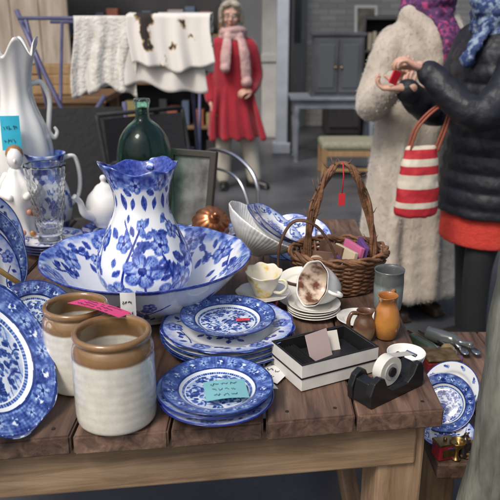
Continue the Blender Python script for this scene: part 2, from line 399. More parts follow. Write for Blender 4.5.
# tall dark bookcase between the posts and the side table
b=MB(); b.box((-.3,0,.75),(.03,.35,1.5)); b.box((.3,0,.75),(.03,.35,1.5)); b.box((0,.165,.75),(.57,.02,1.5),m=1)
rs=random.Random(12)
for k in range(5):
    b.box((0,-.01,.03+k*.36),(.568,.32,.025))
    if k<4:
        x=-.26
        while x<.22:
            wd=rs.uniform(.025,.06); h=rs.uniform(.16,.28); b.box((x+wd/2,.0,.045+k*.36+h/2),(wd,.2,h),m=rs.choice([2,3,4]),bev=.002); x+=wd+rs.uniform(.001,.02)
b.build('bookcase',[M('dark_wood',(.03,.03,.03)),DARK,M('b1',(.12,.03,.025),.6),M('b2',(.06,.08,.1),.6),M('b3',(.25,.22,.17),.6)],None,(1.62,8.3,0),(0,0,-.15))
GT=M('grey_paint_wood',(.14,.16,.19),.5,col2=(.22,.24,.27),cscale=7)
b=MB(); b.box((0,0,.67),(.95,.5,.03),m=0); b.box((0,0,.61),(.86,.42,.09),m=0)
leg=[(.028,0),(.02,.03),(.03,.06),(.018,.1),(.026,.3),(.034,.42),(.022,.48),(.034,.5),(.034,.57)]
for x in (-.4,.4):
    for y in (-.18,.18): b.lathe(leg,16,(x,y,0),0)
b.build('side_table',GT,None,(.90,7.55,0))
CB=M('slate_paint',(.045,.05,.06),.5,col2=(.08,.085,.095),cscale=4)
b=MB(); b.box((0,0,.31),(.52,.32,.6),m=0,bev=.006)
for x in (-.125,.125):
    b.box((x,-.167,.31),(.235,.016,.54),m=0); b.box((x,-.178,.31),(.16,.01,.44),m=1,bev=.004); b.ball((x*.25,-.19,.3),(.012,.012,.012),2)
b.box((0,-.0,.63),(.56,.35,.03),m=0); b.box((.0,0,.012),(.56,.35,.024),m=0)
b.build('small_cabinet',[CB,M('slate2',(.07,.08,.09),.5),M('brass',(.5,.35,.12),.3,1)],None,(.92,7.55,.685))
WOODL=M('pale_wood',(.36,.24,.12),.5,col2=(.25,.15,.07),cscale=4,stretch=(8,8,1))
b=MB()
for x in (-.27,.27):
    for y in (-.18,.18): b.box((x,y,.15),(.045,.045,.3),m=0)
b.box((0,-.18,.24),(.5,.03,.06),m=0); b.box((0,.18,.24),(.5,.03,.06),m=0); b.box((0,-.18,.08),(.5,.02,.03)); b.box((0,0,.31),(.6,.42,.08),bev=.03,m=1)
b.build('upholstered_stool',[WOODL,M('moss_fabric',(.2,.2,.13),.9,bump=.4,col2=(.28,.27,.2),cscale=40)],None,(.98,6.7,0))
# ================================================================= clothes airer with cloth
MET=M('purple_tube',(.07,.07,.15),.35,.3,col2=(.13,.13,.23),cscale=6); CHR=M('chrome_tube',(.55,.56,.6),.25,1)
b=MB()
rz=1.46
for dx in (-1.16,-.33):
    b.tube([(dx,3.75,rz),(dx+.02,4.05,.72),(dx,4.4,.02)],.010,10,0); b.tube([(dx+.03,4.35,rz-.02),(dx+.03,4.05,.72),(dx+.03,3.7,.02)],.010,10,0)
b.tube([(-1.2,3.75,rz),(-.2,3.75,rz)],.010,10); b.tube([(-1.2,4.35,rz-.02),(-.25,4.35,rz-.02)],.010,10); b.tube([(-1.16,4.05,.73),(-.33,4.05,.73)],.010,10)
b.tube([(-1.22,3.8,1.5),(-1.08,3.72,1.18),(-.78,3.6,.55),(-.7,3.6,.3)],.013,10); b.tube([(-.75,3.62,1.08),(-1.08,3.6,.6),(-1.15,3.6,.02)],.013,10)
b.build('clothes_airer',MET)
def clothf(x0,x1,y,z,drop,seed,back=.3):
    def f(u,v):
        x=x0+(x1-x0)*u; s=v*(drop+back)
        fold=math.sin(u*17+seed)*.5+math.sin(u*31+seed*2)*.3
        if s<back: yy=y+.018; zz=z+.015-(back-s)
        else:
            q=s-back; hem=1+.07*math.sin(u*7+seed)+.03*math.sin(u*19+seed)
            yy=y-.022-fold*.03*(q/drop)**.7-.05*(q/drop); zz=z+.015-q*hem
            x+=.015*math.sin(q*12+seed)
        return (x,yy,zz)
    return f
LIN=M('white_linen',(.66,.63,.59),.9,bump=.15,bscale=30,col2=(.55,.52,.48),cscale=5,sheen=.2)
LINP=M('printed_linen',(.66,.63,.59),.9,col2=(.025,.02,.018),cscale=8,lo=.53,hi=.57,detail=4,stretch=(1,1,.7),col3=(.3,.2,.1))
LINB=M('lace_linen',(.64,.62,.58),.9,bump=1.0,bscale=70,col2=(.48,.45,.4),cscale=18,lo=.45,hi=.7)
b=MB(); b.grid(clothf(-.92,-.58,3.75,rz,.38,1),60,40,0); b.build('draped_cloth',LINB,solid=.004)
b=MB(); b.grid(clothf(-.62,-.19,3.735,rz+.012,.27,4),60,40,0); b.build('draped_cloth',LINP,solid=.004)
b=MB(); b.grid(clothf(-.85,-.22,3.76,rz-.005,.36,8.3),60,40,0); b.build('draped_cloth',LIN,solid=.004)
b=MB(); b.grid(clothf(-.95,-.3,4.35,rz-.03,.2,2.3),60,30,0); b.build('draped_cloth',LIN,solid=.004)
BLK=M('black_canvas',(.018,.018,.02),.7,bump=.3,bscale=40)
b=MB()
b.grid(lambda u,v:(-.22+.44*u,.22+.08*v+.03*math.sin(u*3.14),.48+.52*v),12,8,1); b.grid(lambda u,v:(-.22+.44*u,-.22+.44*v,.47-.04*math.sin(u*3.14)),12,8,1)
for x in (-.24,.24):
    P,Q=smooth_path([(x,.33,1.02),(x,.24,.66),(x,.22,.3),(x,.25,.02)],.011,8); b.tube(P,Q,10,1)
    P,Q=smooth_path([(x*1.1,.26,.74),(x*1.12,.1,.83),(x*1.12,-.12,.82),(x*1.12,-.26,.72),(x*1.1,-.27,.5),(x,-.25,.02)],.010,8); b.tube(P,Q,10,0)
    P,Q=smooth_path([(x*1.05,.26,.68),(x*1.05,.1,.74),(x*1.05,-.12,.73),(x*1.05,-.22,.6),(x,-.22,.45)],.007,8); b.tube(P,Q,10,0)
b.tube([(-.24,.33,1.02),(.24,.33,1.02)],.011,10,1); b.tube([(-.24,-.22,.45),(.24,-.22,.45)],.011,10,0)
b.build('folding_chair',[CHR,BLK],None,(-.34,3.2,0),(0,0,R(38)),solid=.0)
b=MB()
b.grid(lambda u,v:(-.3+.6*u,.22+.1*v,.48+.55*v),12,8,1); b.grid(lambda u,v:(-.3+.6*u,-.22+.44*v,.47),12,8,1)
for x in (-.31,.31):
    b.tube([(x,.34,1.05),(x,.2,.5),(x,-.3,.02)],.013,10,0); b.tube([(x,-.25,.66),(x,.26,.66)],.018,10,0); b.tube([(x,-.22,.66),(x,.3,.02)],.013,10,0)
b.build('folding_chair',[MET,BLK],None,(-.88,3.2,0),(0,0,R(12)))
BRW=M('brown_wood',(.12,.065,.03),.5,col2=(.2,.12,.06),cscale=4,stretch=(2,8,8))
b=MB(); b.box((0,0,.95),(1.3,.6,.04))
for x in (-.6,.6):
    for y in (-.25,.25): b.box((x,y,.465),(.06,.06,.93))
b.box((0,-.26,.88),(1.15,.03,.1)); b.build('wooden_table',BRW,None,(-1.6,4.9,0))
b=MB(); b.box((0,0,.012),(.34,.24,.02))
for s in (-1,1):
    for k in range(3): b.box((0,s*.12,.04+k*.065),(.34,.012,.055)); b.box((s*.165,0,.04+k*.065),(.012,.235,.055))
b.build('wooden_crate',WOODL,None,(-1.33,4.8,.97))
b=MB()
for k in range(5): b.box((-.5+k*.25,0,1.3),(.245,.04,2.6),m=0,bev=.006)
b.box((0,-.03,1.9),(1.25,.03,.12)); b.build('wooden_shutter',M('tan_wood',(.30,.24,.18),.6,col2=(.44,.38,.31),cscale=3,stretch=(6,6,1)),None,(-2.2,6.3,0))
b=MB(); 
for k in range(4): b.box((0,0,.05+k*.42),(1.5,.35,.03))
b.box((-.75,0,.75),(.04,.36,1.5)); b.box((.75,0,.75),(.04,.36,1.5)); b.box((0,.17,.85),(1.5,.01,1.7),m=1)
rs=random.Random(3)
for k in range(4):
    x=-.68
    while x<.62:
        wd=rs.uniform(.06,.16); h=rs.uniform(.1,.28); b.box((x+wd/2,-.02,.066+k*.42+h/2),(wd,.2,h),m=rs.choice([2,3,4,1,5]),rot=(0,0,rs.uniform(-.1,.1))); x+=wd+rs.uniform(.01,.06)
b.build('shelf_unit',[BRW,DARK,M('c1',(.25,.08,.05),.5),M('c2',(.3,.24,.1),.5),M('c3',(.08,.11,.17),.5),M('c4',(.3,.28,.25),.5)],None,(-1.02,6.8,0))
# ================================================================= main table
def wood(name,c1,c2,c3,rough=.42,along='y'):
    m=bpy.data.materials.new(name); m.use_nodes=True; nt=m.node_tree; N=nt.nodes; L=nt.links; bs=N['Principled BSDF']
    tc=N.new('ShaderNodeTexCoord'); oi=N.new('ShaderNodeObjectInfo'); va=N.new('ShaderNodeVectorMath'); va.operation='ADD'
    sc=N.new('ShaderNodeVectorMath'); sc.operation='SCALE'; sc.inputs['Scale'].default_value=7
    cx=N.new('ShaderNodeCombineXYZ')
    for i in range(3): L.new(oi.outputs['Random'],cx.inputs[i])
    L.new(cx.outputs[0],sc.inputs[0]); L.new(tc.outputs['Object'],va.inputs[0]); L.new(sc.outputs[0],va.inputs[1])
    mp=N.new('ShaderNodeMapping'); mp.inputs['Scale'].default_value=(14,1.1,14) if along=='y' else ((1.1,14,14) if along=='x' else (14,14,1.1))
    L.new(va.outputs[0],mp.inputs[0])
    n=N.new('ShaderNodeTexNoise'); n.inputs['Scale'].default_value=3.2; n.inputs['Detail'].default_value=9; n.inputs['Distortion'].default_value=.6; n.inputs['Roughness'].default_value=.65; L.new(mp.outputs[0],n.inputs[0])
    r=N.new('ShaderNodeValToRGB'); e=r.color_ramp.elements; e[0].position=.33;e[0].color=(*c1,1); e[1].position=.7;e[1].color=(*c3,1); q=e.new(.5); q.color=(*c2,1)
    L.new(n.outputs['Fac'],r.inputs[0])
    n2=N.new('ShaderNodeTexNoise'); n2.inputs['Scale'].default_value=5; n2.inputs['Detail'].default_value=4; L.new(va.outputs[0],n2.inputs[0])
    ml=N.new('ShaderNodeMapRange'); ml.inputs['From Min'].default_value=.3; ml.inputs['From Max'].default_value=.7; ml.inputs['To Min'].default_value=.65; ml.inputs['To Max'].default_value=1.35; L.new(n2.outputs['Fac'],ml.inputs['Value'])
    m2=N.new('ShaderNodeMath'); m2.operation='MULTIPLY'; mr=N.new('ShaderNodeMapRange'); mr.inputs['To Min'].default_value=.75; mr.inputs['To Max'].default_value=1.3; L.new(oi.outputs['Random'],mr.inputs['Value'])
    L.new(ml.outputs[0],m2.inputs[0]); L.new(mr.outputs[0],m2.inputs[1])
    vo=N.new('ShaderNodeTexVoronoi'); vo.inputs['Scale'].default_value=3.3; mpk=N.new('ShaderNodeMapping'); mpk.inputs['Scale'].default_value=(2.2,.9,2.2); L.new(va.outputs[0],mpk.inputs[0]); L.new(mpk.outputs[0],vo.inputs[0])
    kr=N.new('ShaderNodeMapRange'); kr.inputs['From Min'].default_value=.03; kr.inputs['From Max'].default_value=.10; kr.inputs['To Min'].default_value=.35; kr.inputs['To Max'].default_value=1; L.new(vo.outputs['Distance'],kr.inputs['Value'])
    m3=N.new('ShaderNodeMath'); m3.operation='MULTIPLY'; L.new(m2.outputs[0],m3.inputs[0]); L.new(kr.outputs[0],m3.inputs[1])
    mx=N.new('ShaderNodeVectorMath'); mx.operation='SCALE'; L.new(r.outputs[0],mx.inputs[0]); L.new(m3.outputs[0],mx.inputs['Scale'])
    L.new(mx.outputs[0],bs.inputs['Base Color'])
    rr=N.new('ShaderNodeMapRange'); rr.inputs['To Min'].default_value=rough-.12; rr.inputs['To Max'].default_value=rough+.2; L.new(n2.outputs['Fac'],rr.inputs['Value']); L.new(rr.outputs[0],bs.inputs['Roughness'])
    bu=N.new('ShaderNodeBump'); bu.inputs['Strength'].default_value=.5; bu.inputs['Distance'].default_value=.004; L.new(n.outputs['Fac'],bu.inputs['Height']); L.new(bu.outputs[0],bs.inputs['Normal'])
    return m
TW=wood('stained_planks',(.038,.023,.017),(.10,.058,.040),(.18,.115,.082),.5)
TR=wood('raw_timber',(.16,.10,.055),(.25,.165,.095),(.34,.24,.15),.6,'x')
TL=wood('raw_timber_leg',(.16,.10,.055),(.26,.17,.10),(.36,.25,.16),.6,'z')
TY=wood('raw_timber_side',(.16,.10,.055),(.26,.17,.10),(.36,.25,.16),.6,'y')
tab=empty('wooden_market_table')
def fy(x): return 1.06+(x-.335)*.135
xs=[.345,.185,.025,-.135,-.295,-.455,-.615,-.775,-.935,-1.1]
for i in range(len(xs)-1):
    x1,x0=xs[i]-.0025,xs[i+1]+.0025; bx=.02
    q=[(x0,fy(x0)+random.uniform(-.004,.004)),(x1,fy(x1)+random.uniform(-.004,.004)),(x1+bx,2.28),(x0+bx,2.28)]
    bm=bmesh.new(); dz=random.uniform(-.0015,.0015)
    lo=[bm.verts.new((x,y,.763)) for x,y in q]; hi=[bm.verts.new((x,y,.80+min(dz,0))) for x,y in q]
    bm.faces.new(lo[::-1]); bm.faces.new(hi)
    for k in range(4): bm.faces.new([lo[k],lo[(k+1)%4],hi[(k+1)%4],hi[k]])
    bmesh.ops.bevel(bm,geom=bm.edges[:],offset=.0035,segments=2,affect='EDGES')
    me=bpy.data.meshes.new('plank'); bm.to_mesh(me); bm.free(); me.materials.append(TW); o=link(bpy.data.objects.new('plank_%d'%i,me)); o.parent=tab
ang=math.atan(.135)
b=MB(); b.box((0,0,0),(1.42,.045,.095),bev=.004); b.build('front_rail',TR,tab,(-.40,1.013,.714),(0,0,ang))
b=MB(); b.box((0,0,0),(1.3,.045,.095),bev=.004); b.build('back_rail',TR,tab,(-.4,2.15,.714))
for i,(x,y) in enumerate([(.275,1.135),(-1.0,.97),(.27,2.08),(-1.0,2.08)]):
    b=MB(); b.box((0,0,0),(.09,.09,.76),bev=.006); o=b.build('leg_%d'%i,TL,tab,(x,y,.382),(R(0),0,ang)); 
b=MB(); b.box((0,0,0),(.045,.86,.09),bev=.004); b.build('side_rail',TY,tab,(.275,1.6,.714))
b=MB(); b.box((0,0,0),(.04,1.0,.07),bev=.004); b.build('low_rail',TY,tab,(.275,1.6,.22))
b=MB(); 
for i in range(len(xs)-1):
    for q in (.035,.12): x=xs[i]-q; b.tube([(x,fy(x)+.028,.7995),(x,fy(x)+.028,.8005)],.0035,10,hard=True)
b.build('screws',M('dark_screw',(.04,.035,.03),.5,.6),tab)
ben=empty('wooden_bench')
for i in range(4):
    y0=1.15 if i<1 else 1.22
    b=MB(); b.box((0,0,0),(.13,1.76-y0,.035),bev=.004); b.build('bench_plank_%d'%i,TW,ben,(.435+i*.135,(1.76+y0)/2,.602),(0,0,0))
for i,(x,y) in enumerate([(.42,1.3),(.86,1.33),(.42,1.68),(.86,1.68)]):
    b=MB(); b.box((0,0,0),(.06,.06,.58),bev=.004); b.build('bench_leg_%d'%i,TL,ben,(x,y,.292))
T=.8015
# ================================================================= basin and ewer
def basin_p(TH,RR,ZZ,inn):
    n=nz(np.cos(TH)*2,np.sin(TH)*2+ZZ*20,6,3); n2=nz(np.cos(TH)*RR*60,np.sin(TH)*RR*60,2.2,8)
    P=Paint(RR*np.cos(TH),RR*np.sin(TH))
    P.F=np.clip((RR-.205-.012*n)/.022,0,1)*.6*np.clip(.7+.5*n2,0,1.2)*inn
    rs=np.random.RandomState(2)
    for k in range(11):
        t=k*2*math.pi/11; c,s=math.cos(t),math.sin(t)
        P.stem([(.2*c,.2*s),(.175*math.cos(t+.15),.175*math.sin(t+.15)),(.205*math.cos(t+.4),.205*math.sin(t+.4))],.0022,.9)
        P.flower(.203*c,.203*s,.029,5,k,.95)
        P.flower(.18*math.cos(t+.2),.18*math.sin(t+.2),.014,5,k,.8)
        for q in range(8):
            a=t+rs.uniform(.1,.5); r_=rs.uniform(.165,.225); P.leaf(r_*math.cos(a),r_*math.sin(a),.024,rs.rand()*6.28,.32,.85)
    F=P.F*inn
    out=~inn
    Q=Paint(TH*.2,ZZ,2*math.pi*.2); 
    for t0 in (-1.58,-.45,-2.75,.9,2.2):
        c=t0*.2
        for (a,bz,s) in ((0,.06,.022),(.035,.085,.018),(-.04,.075,.016)):
            Q.flower(c+a,bz,s,5,a*40,.95)
        for j in range(9):
            Q.leaf(c-.05+j*.0125,.05+.02*math.sin(j*2),.026,j*1.3,.3,.85)
        Q.stem([(c-.08,.05),(c,.03),(c+.08,.09)],.0022,.9)
    n=nz(TH*2,ZZ*20,5,9)
    Q.F=np.maximum(Q.F,np.clip((ZZ-.130-.003*n)/.006,0,1)*.85)
    return np.where(out,Q.F,F)
bp=[(0,.004),(.075,.004),(.08,0),(.088,0),(.09,.012),(.125,.03),(.175,.068),(.21,.108),(.228,.13),(.24,.139),(.2405,.1415),(.236,.142),(.222,.132),(.2,.108),(.165,.07),(.12,.034),(.08,.016),(0,.014)]
def scal(TH,RR,ZZ):
    k=(RR/.24)**6; return RR*(1+.006*np.cos(TH*12)*k),ZZ+.001*np.cos(TH*12)*k
BX,BY=-.238,1.49
china_lathe('wash_basin',bp,420,190,basin_p,CHINA_FLOW,scal,(BX,BY,T))
def ewer_p(TH,RR,ZZ,inn):
    per=2*math.pi*.09; X=TH*.09; P=Paint(X,ZZ,per); n=nz(np.cos(TH)*3,np.sin(TH)*3+ZZ*30,5,5)
    c=-math.pi/2*.09; rs=np.random.RandomState(4)
    for (a,z) in [(0.01,.10),(.141,.12),(-.141,.11),(.283,.1)]:
        P.stem([(c+a-.03,.02),(c+a-.06,.1),(c+a,.21)],.0028,.95); P.stem([(c+a+.04,.03),(c+a+.08,.08),(c+a+.03,.18)],.0022,.95); P.stem([(c+a,.03),(c+a+.02,.12),(c+a-.05,.22)],.0022,.9)
        for j in range(34):
            P.leaf(c+a+rs.uniform(-.068,.068),rs.uniform(.03,.22),rs.uniform(.02,.036),rs.rand()*6.28,.3,.6+.35*rs.rand())
        P.flower(c+a,z+.02,.042,6,.3,.95); P.flower(c+a-.048,z-.035,.032,5,1,.95); P.flower(c+a+.048,z-.04,.032,5,.6,.95); P.flower(c+a+.042,z+.07,.025,5,2,.95); P.flower(c+a-.042,z+.075,.022,5,.1,.95); P.flower(c+a+.0,z+.112,.015,5,.1,.9)
    F=P.F
    F=np.maximum(F,np.clip((ZZ-.285-.012*n)/.018,0,1)*.75*np.clip(.75+.45*n,0,1.1)*(~inn))
    P.F=F
    for k in range(8):
        P.flower(c+k*per/8,.305,.024,5,k,.9); P.leaf(c+k*per/8+.02,.28,.04,-1.4+.2*math.sin(k*3),.28,.85); P.leaf(c+k*per/8-.01,.273,.03,-1.8,.3,.8); P.leaf(c+k*per/8+.03,.29,.03,-.4,.3,.8)
    F=P.F
    F=np.maximum(F,np.clip((.038-ZZ+.006*n)/.012,0,1)*.8*(~inn))
    F=np.where(inn,np.clip((ZZ-.28-.008*n)/.01,0,1)*.7,F); return F
ep=[(0,.003),(.055,.003),(.057,0),(.066,0),(.067,.008),(.06,.016),(.064,.024),(.088,.042),(.106,.072),(.110,.098),(.104,.132),(.088,.17),(.072,.205),(.062,.23),(.059,.25),(.062,.275),(.069,.3),(.080,.325),(.084,.334),(.081,.335),(.066,.31),(.058,.28),(.055,.25),(.057,.225),(.066,.2),(.084,.165),(.1,.128),(.1,.08),(.065,.04),(0,.03)]
def ewf(TH,RR,ZZ):
    k=np.clip((ZZ-.245)/.09,0,1)**1.5; sp=np.cos(TH-R(-150)); s=np.exp((sp-1)*5); h=np.exp((-sp-1)*3)
    return RR*(1+k*(.13*s-.11*(1-np.abs(sp))+.03*np.cos(TH*6))+ .010*np.cos(TH*8)*np.clip(ZZ/.1,0,1)*(1-k)),ZZ+k*(.02*s+.012*h-.008+.004*np.cos(6*TH))
ew=empty('blue_white_ewer',(BX-.005,BY,T+.0155))
china_lathe('body',ep,400,230,ewer_p,CHINA_FLOW,ewf,(0,0,0),ew)
b=MB(); hd=R(78)
hp=[(.06,.312),(.09,.325),(.12,.31),(.13,.27),(.122,.21),(.108,.17),(.095,.155)]
P,Q=smooth_path([(r*math.cos(hd),r*math.sin(hd),z) for r,z in hp],[.008,.009,.010,.009,.009,.009,.008],10); b.tube(P,Q,14,0,flat=.7)
o=b.build('handle',CHINA_FLOW,ew); a=o.data.attributes.new('blue','FLOAT','POINT'); a.data.foreach_set('value',[.5*(.5+.5*math.sin(i*.09)) for i in range(len(o.data.vertices))])
# ================================================================= crocks
CR=lambda h:zramp('stoneware_%d'%int(h*1000),[(0,(.36,.28,.18)),(.006,(.60,.57,.49)),(h*.76,(.62,.60,.53)),(h*.785,(.20,.11,.045)),(h,(.23,.13,.055))],.2,.006,.5)
def crock(x,y,r,h,rz=0):
    b=MB()
    pr=[(0,.003),(r*.9,.003),(r*.93,0),(r*.985,.006),(r,.02),(r,h*.5),(r*1.0,h*.76),(r*.985,h*.83),(r*.93,h*.885),(r*.88,h*.905),(r*.88,h*.915),(r*.94,h*.93),(r*.965,h*.95),(r*.95,h*.985),(r*.9,h),(r*.83,h*.995),(r*.80,h*.96),(r*.80,h*.9),(r*.88,h*.8),(r*.92,h*.5),(r*.9,.02),(0,.015)]
    b.lathe(pr,96,n=130,fn=lambda th,rr,z:(rr*(1+.004*math.sin(th*2+z*30)+.002*math.sin(z*400)),z)); 
    return b.build('stoneware_crock',CR(h),None,(x,y,T),(0,0,rz))
crock(-.229,1.035,.0685,.165); crock(-.318,1.155,.062,.160,1)
# ================================================================= plates
PW=plate_mesh(.10,paint_willow,1); PW2=plate_mesh(.103,paint_flow,2,mat=CHINA_FLOW); PB=plate_mesh(.14,paint_flow,5,.02,mat=CHINA_FLOW,oct=12); PS=plate_mesh(.14,paint_sprig,1,.02); PSM=plate_mesh(.085,paint_willow,4)
st=empty('plate_stack')
for i in range(4): put(PS if i<3 else PB,'plate_%d'%i,(-.047+random.uniform(-.005,.005),1.315+random.uniform(-.005,.005),T+i*.0095),(random.uniform(-.015,.015),random.uniform(-.015,.015),1),i*1.3,st)
put(PW,'top_plate',(-.047,1.312,T+.049),(.02,-.03,1),.4,st)
st=empty('plate_stack')
put(PW2,'plate_0',(-.06,1.073,T),(0,0,1),.5,st); put(PW2,'plate_1',(-.066,1.079,T+.0095),(.015,0,1),2.1,st); put(plate_mesh(.1,paint_willow,9),'plate_2',(-.058,1.076,T+.020),(0,-.025,1),.2,st)
PLT=plate_mesh(.118,paint_willow,12,.025,sx=1.32,oct=8)
put(PLT,'serving_platter',(-.457,1.055,T+.100),(.60,-.38,.70),R(78))
put(plate_mesh(.086,paint_willow,4),'leaning_plate',(-.425,1.235,T+.080),(.38,-.75,.5),.5)
for i,(x,y,s) in enumerate([(-.60,1.42,1),(-.63,1.55,2),(-.68,1.7,3)]):
    put(plate_mesh(.115,paint_flow,20,mat=CHINA_FLOW) if i!=1 else plate_mesh(.12,paint_willow,21),'leaning_plate',(x,y,T+.115),(.9,-.28,.33),i)
b=MB(); b.tube([(-.66,1.36,T+.25),(-.44,1.45,T+.02)],.006,10); b.tube([(-.75,1.75,T+.25),(-.6,1.62,T+.02)],.006,10); b.tube([(-.66,1.36,T+.25),(-.75,1.75,T+.25)],.005,8); b.tube([(-.46,1.445,T+.03),(-.62,1.64,T+.03)],.005,8)
b.build('plate_rack',M('gilt_wood',(.42,.27,.1),.35,.3))
for (x,y,r,k,s,nn) in [(-.585,1.93,.10,paint_flow,31,4),(-.12,2.0,.088,paint_flow,32,4),(-.26,1.98,.09,paint_willow,33,4),(-.41,2.0,.1,paint_willow,34,5)]:
    st=empty('plate_stack')
    for i in range(nn): put(plate_mesh(r,k,s,mat=CHINA_FLOW,seg=200,n=70),'plate_%d'%i,(x+random.uniform(-.004,.004),y,T+i*.008),(0,0,1),i*1.1,st)
GL=M('clear_glass',(.93,.95,.97),.02,trans=1,ior=1.5)
b=MB()
def cut(th,r,z):
    if .03<z<.2 and r>.02: return r*(1+.035*abs(math.sin(th*9+z*90))+.035*abs(math.sin(th*9-z*90))),z
    return r*(1+.03*math.cos(th*12)*(z>.2)),z
b.lathe([(0,0),(.038,0),(.04,.008),(.03,.02),(.033,.035),(.042,.08),(.047,.14),(.053,.19),(.06,.228),(.057,.229),(.048,.18),(.04,.12),(.034,.06),(.02,.045),(0,.042)],108,n=110,fn=cut)
b.build('cut_glass_vase',GL,None,(-.585,1.93,T+.033))
def jug_p(TH,RR,ZZ,inn):
    P=Paint(TH*.07,ZZ,2*math.pi*.07)
    n=nz(TH*2,ZZ*25,5,2); P.F=np.clip(.55+.5*n,0,1)*((ZZ>.17)|(ZZ<.05))*.9
    for k in range(7): P.flower(k*.063,.11+.03*math.sin(k*2),.028,5,k,.95)
    for k in range(40): P.leaf(k*.011,.06+.1*((k*7)%10)/10,.03,k,.3,.85)
    return P.F
jg=empty('blue_white_jug',(-.635,2.1,T))
china_lathe('body',[(0,.002),(.05,0),(.052,.01),(.06,.03),(.075,.08),(.072,.13),(.055,.18),(.05,.2),(.062,.25),(.066,.262),(.06,.26),(.045,.2),(.06,.13),(.06,.05),(0,.03)],200,120,jug_p,CHINA_FLOW,lambda TH,RR,ZZ:(RR*(1+np.clip((ZZ-.2)/.06,0,1)*.35*np.exp((np.cos(TH-3.6)-1)*6)),ZZ+np.clip((ZZ-.2)/.06,0,1)*.02*np.exp((np.cos(TH-3.6)-1)*6)),(0,0,0),jg)
b=MB(); P,Q=smooth_path([(.05,.03,.24),(.08,.05,.24),(.09,.06,.18),(.085,.05,.12),(.065,.03,.09)],.007,8); b.tube(P,Q,10); b.build('handle',WHITE,jg)
# ornate white vase
b=MB()
def orn(th,r,z):
    k=max(0,(z-.36)/.2); return r*(1+.04*math.cos(th*8)*min(1,z*4)+.08*k*math.cos(th*5)),z+k*.03*math.cos(th*5+.8)
b.lathe([(0,0),(.075,0),(.08,.02),(.06,.045),(.05,.07),(.07,.11),(.095,.18),(.098,.24),(.085,.30),(.06,.355),(.048,.40),(.052,.45),(.066,.50),(.078,.525),(.074,.527),(.05,.47),(.042,.40),(.055,.34),(.08,.24),(.06,.13),(0,.1)],96,n=110,fn=orn)
for s in (-1,1):
    P,Q=smooth_path([(s*.045,0,.42),(s*.08,0,.425),(s*.1,0,.38),(s*.095,0,.33),(s*.09,0,.29),(s*.105,0,.27),(s*.115,0,.285),(s*.108,0,.30)],[.007,.008,.008,.008,.008,.007,.006,.004],8); b.tube(P,Q,12)
b.lathe([(.0805,.012),(.083,.02),(.079,.03)],96,n=12,m=1)
b.build('ornate_white_vase',[WHITE,M('gilding',(.6,.4,.15),.3,.7)],None,(-.715,2.13,T),(0,0,.4)).scale=(1,1,1.1)
# small white china figure with floral gilding in front of it
b=MB(); b.lathe([(0,0),(.05,0),(.052,.008),(.04,.02),(.03,.05),(.042,.09),(.05,.12),(.04,.15),(.022,.17),(.018,.185),(0,.187)],60,n=60,fn=lambda th,r,z:(r*(1+.06*math.cos(th*7+z*40)),z))
b.ball((0,-.004,.205),(.02,.022,.024)); b.ball((0,-.026,.203),(.004,.006,.005)); b.ball((0,.008,.215),(.022,.02,.02),1)
for s in (-1,1): b.limb([(s*.026,0,.165),(s*.046,-.015,.135),(s*.02,-.045,.125)],[.011,.009,.008],10)
rs=random.Random(4)
for k in range(12):
    a=-1.57+rs.uniform(-1.1,1.1); z=rs.uniform(.02,.1); b.ball((.046*math.cos(a),.046*math.sin(a),z),(.007,.005,.007),1+k%2)
b.build('china_figurine',[WHITE,M('figurine_brown',(.35,.18,.07),.3,.2),M('figurine_rose',(.5,.22,.16),.3)],None,(-.685,1.98,T),(0,0,.3)).scale=(1.15,1.15,1.3)
def ink(b,w,h,lines,seed,m=1,mat=None,z=.0012):
    rs=random.Random(seed)
    for l in range(lines):
        y=h*.5-h*(l+.9)/(lines+.6); x=-w*.36+rs.uniform(0,.06)*w
        end=w*rs.uniform(.2,.38); pts=[]
        while x<end:
            pts.append((x,y+rs.uniform(-1,1)*h*.07,z)); x+=w*.022
            if rs.random()<.13 and len(pts)>3: b.tube(pts,.0005,4,m,mat=mat); pts=[]; x+=w*.04
        if len(pts)>2: b.tube(pts,.0005,4,m,mat=mat)
INK=M('ink',(.02,.02,.04),.7)
def card(name,loc,rot,w,h,col,seed=0,lines=2,curl=.003):
    b=MB(); b.grid(lambda u,v:((u-.5)*w,(v-.5)*h,curl*math.sin(u*3.14)),8,4); ink(b,w,h,lines,seed,z=.0012+curl*.8)
    return b.build(name,[M('card_%s'%str(col),col,.7,col2=tuple(c*.93 for c in col),cscale=30),INK],None,loc,rot,solid=0)
card('blue_label',(-.700,2.015,T+.335),(R(85),0,R(8)),.055,.10,(.03,.42,.6),1)
card('pink_label',(-.262,1.105,T+.172),(R(-14),R(8),R(-18)),.10,.052,(.78,.07,.22),2,3)
card('teal_label',(-.042,1.055,T+.039),(R(6),0,R(10)),.074,.055,(.18,.42,.46),3,3)
card('white_label',(-.238,1.238,T+.118),(R(88),0,R(4)),.03,.058,(.72,.71,.68),4,2)
card('pink_label',(-.015,1.31,T+.058),(0,0,.1),.028,.012,(.7,.06,.1),5,1,0)
card('white_label',(.048,1.185,T+.004),(0,0,-.5),.05,.08,(.68,.68,.65),6,3)
card('white_label',(.025,1.13,T+.009),(0,0,.4),.035,.055,(.74,.74,.72),7,2)
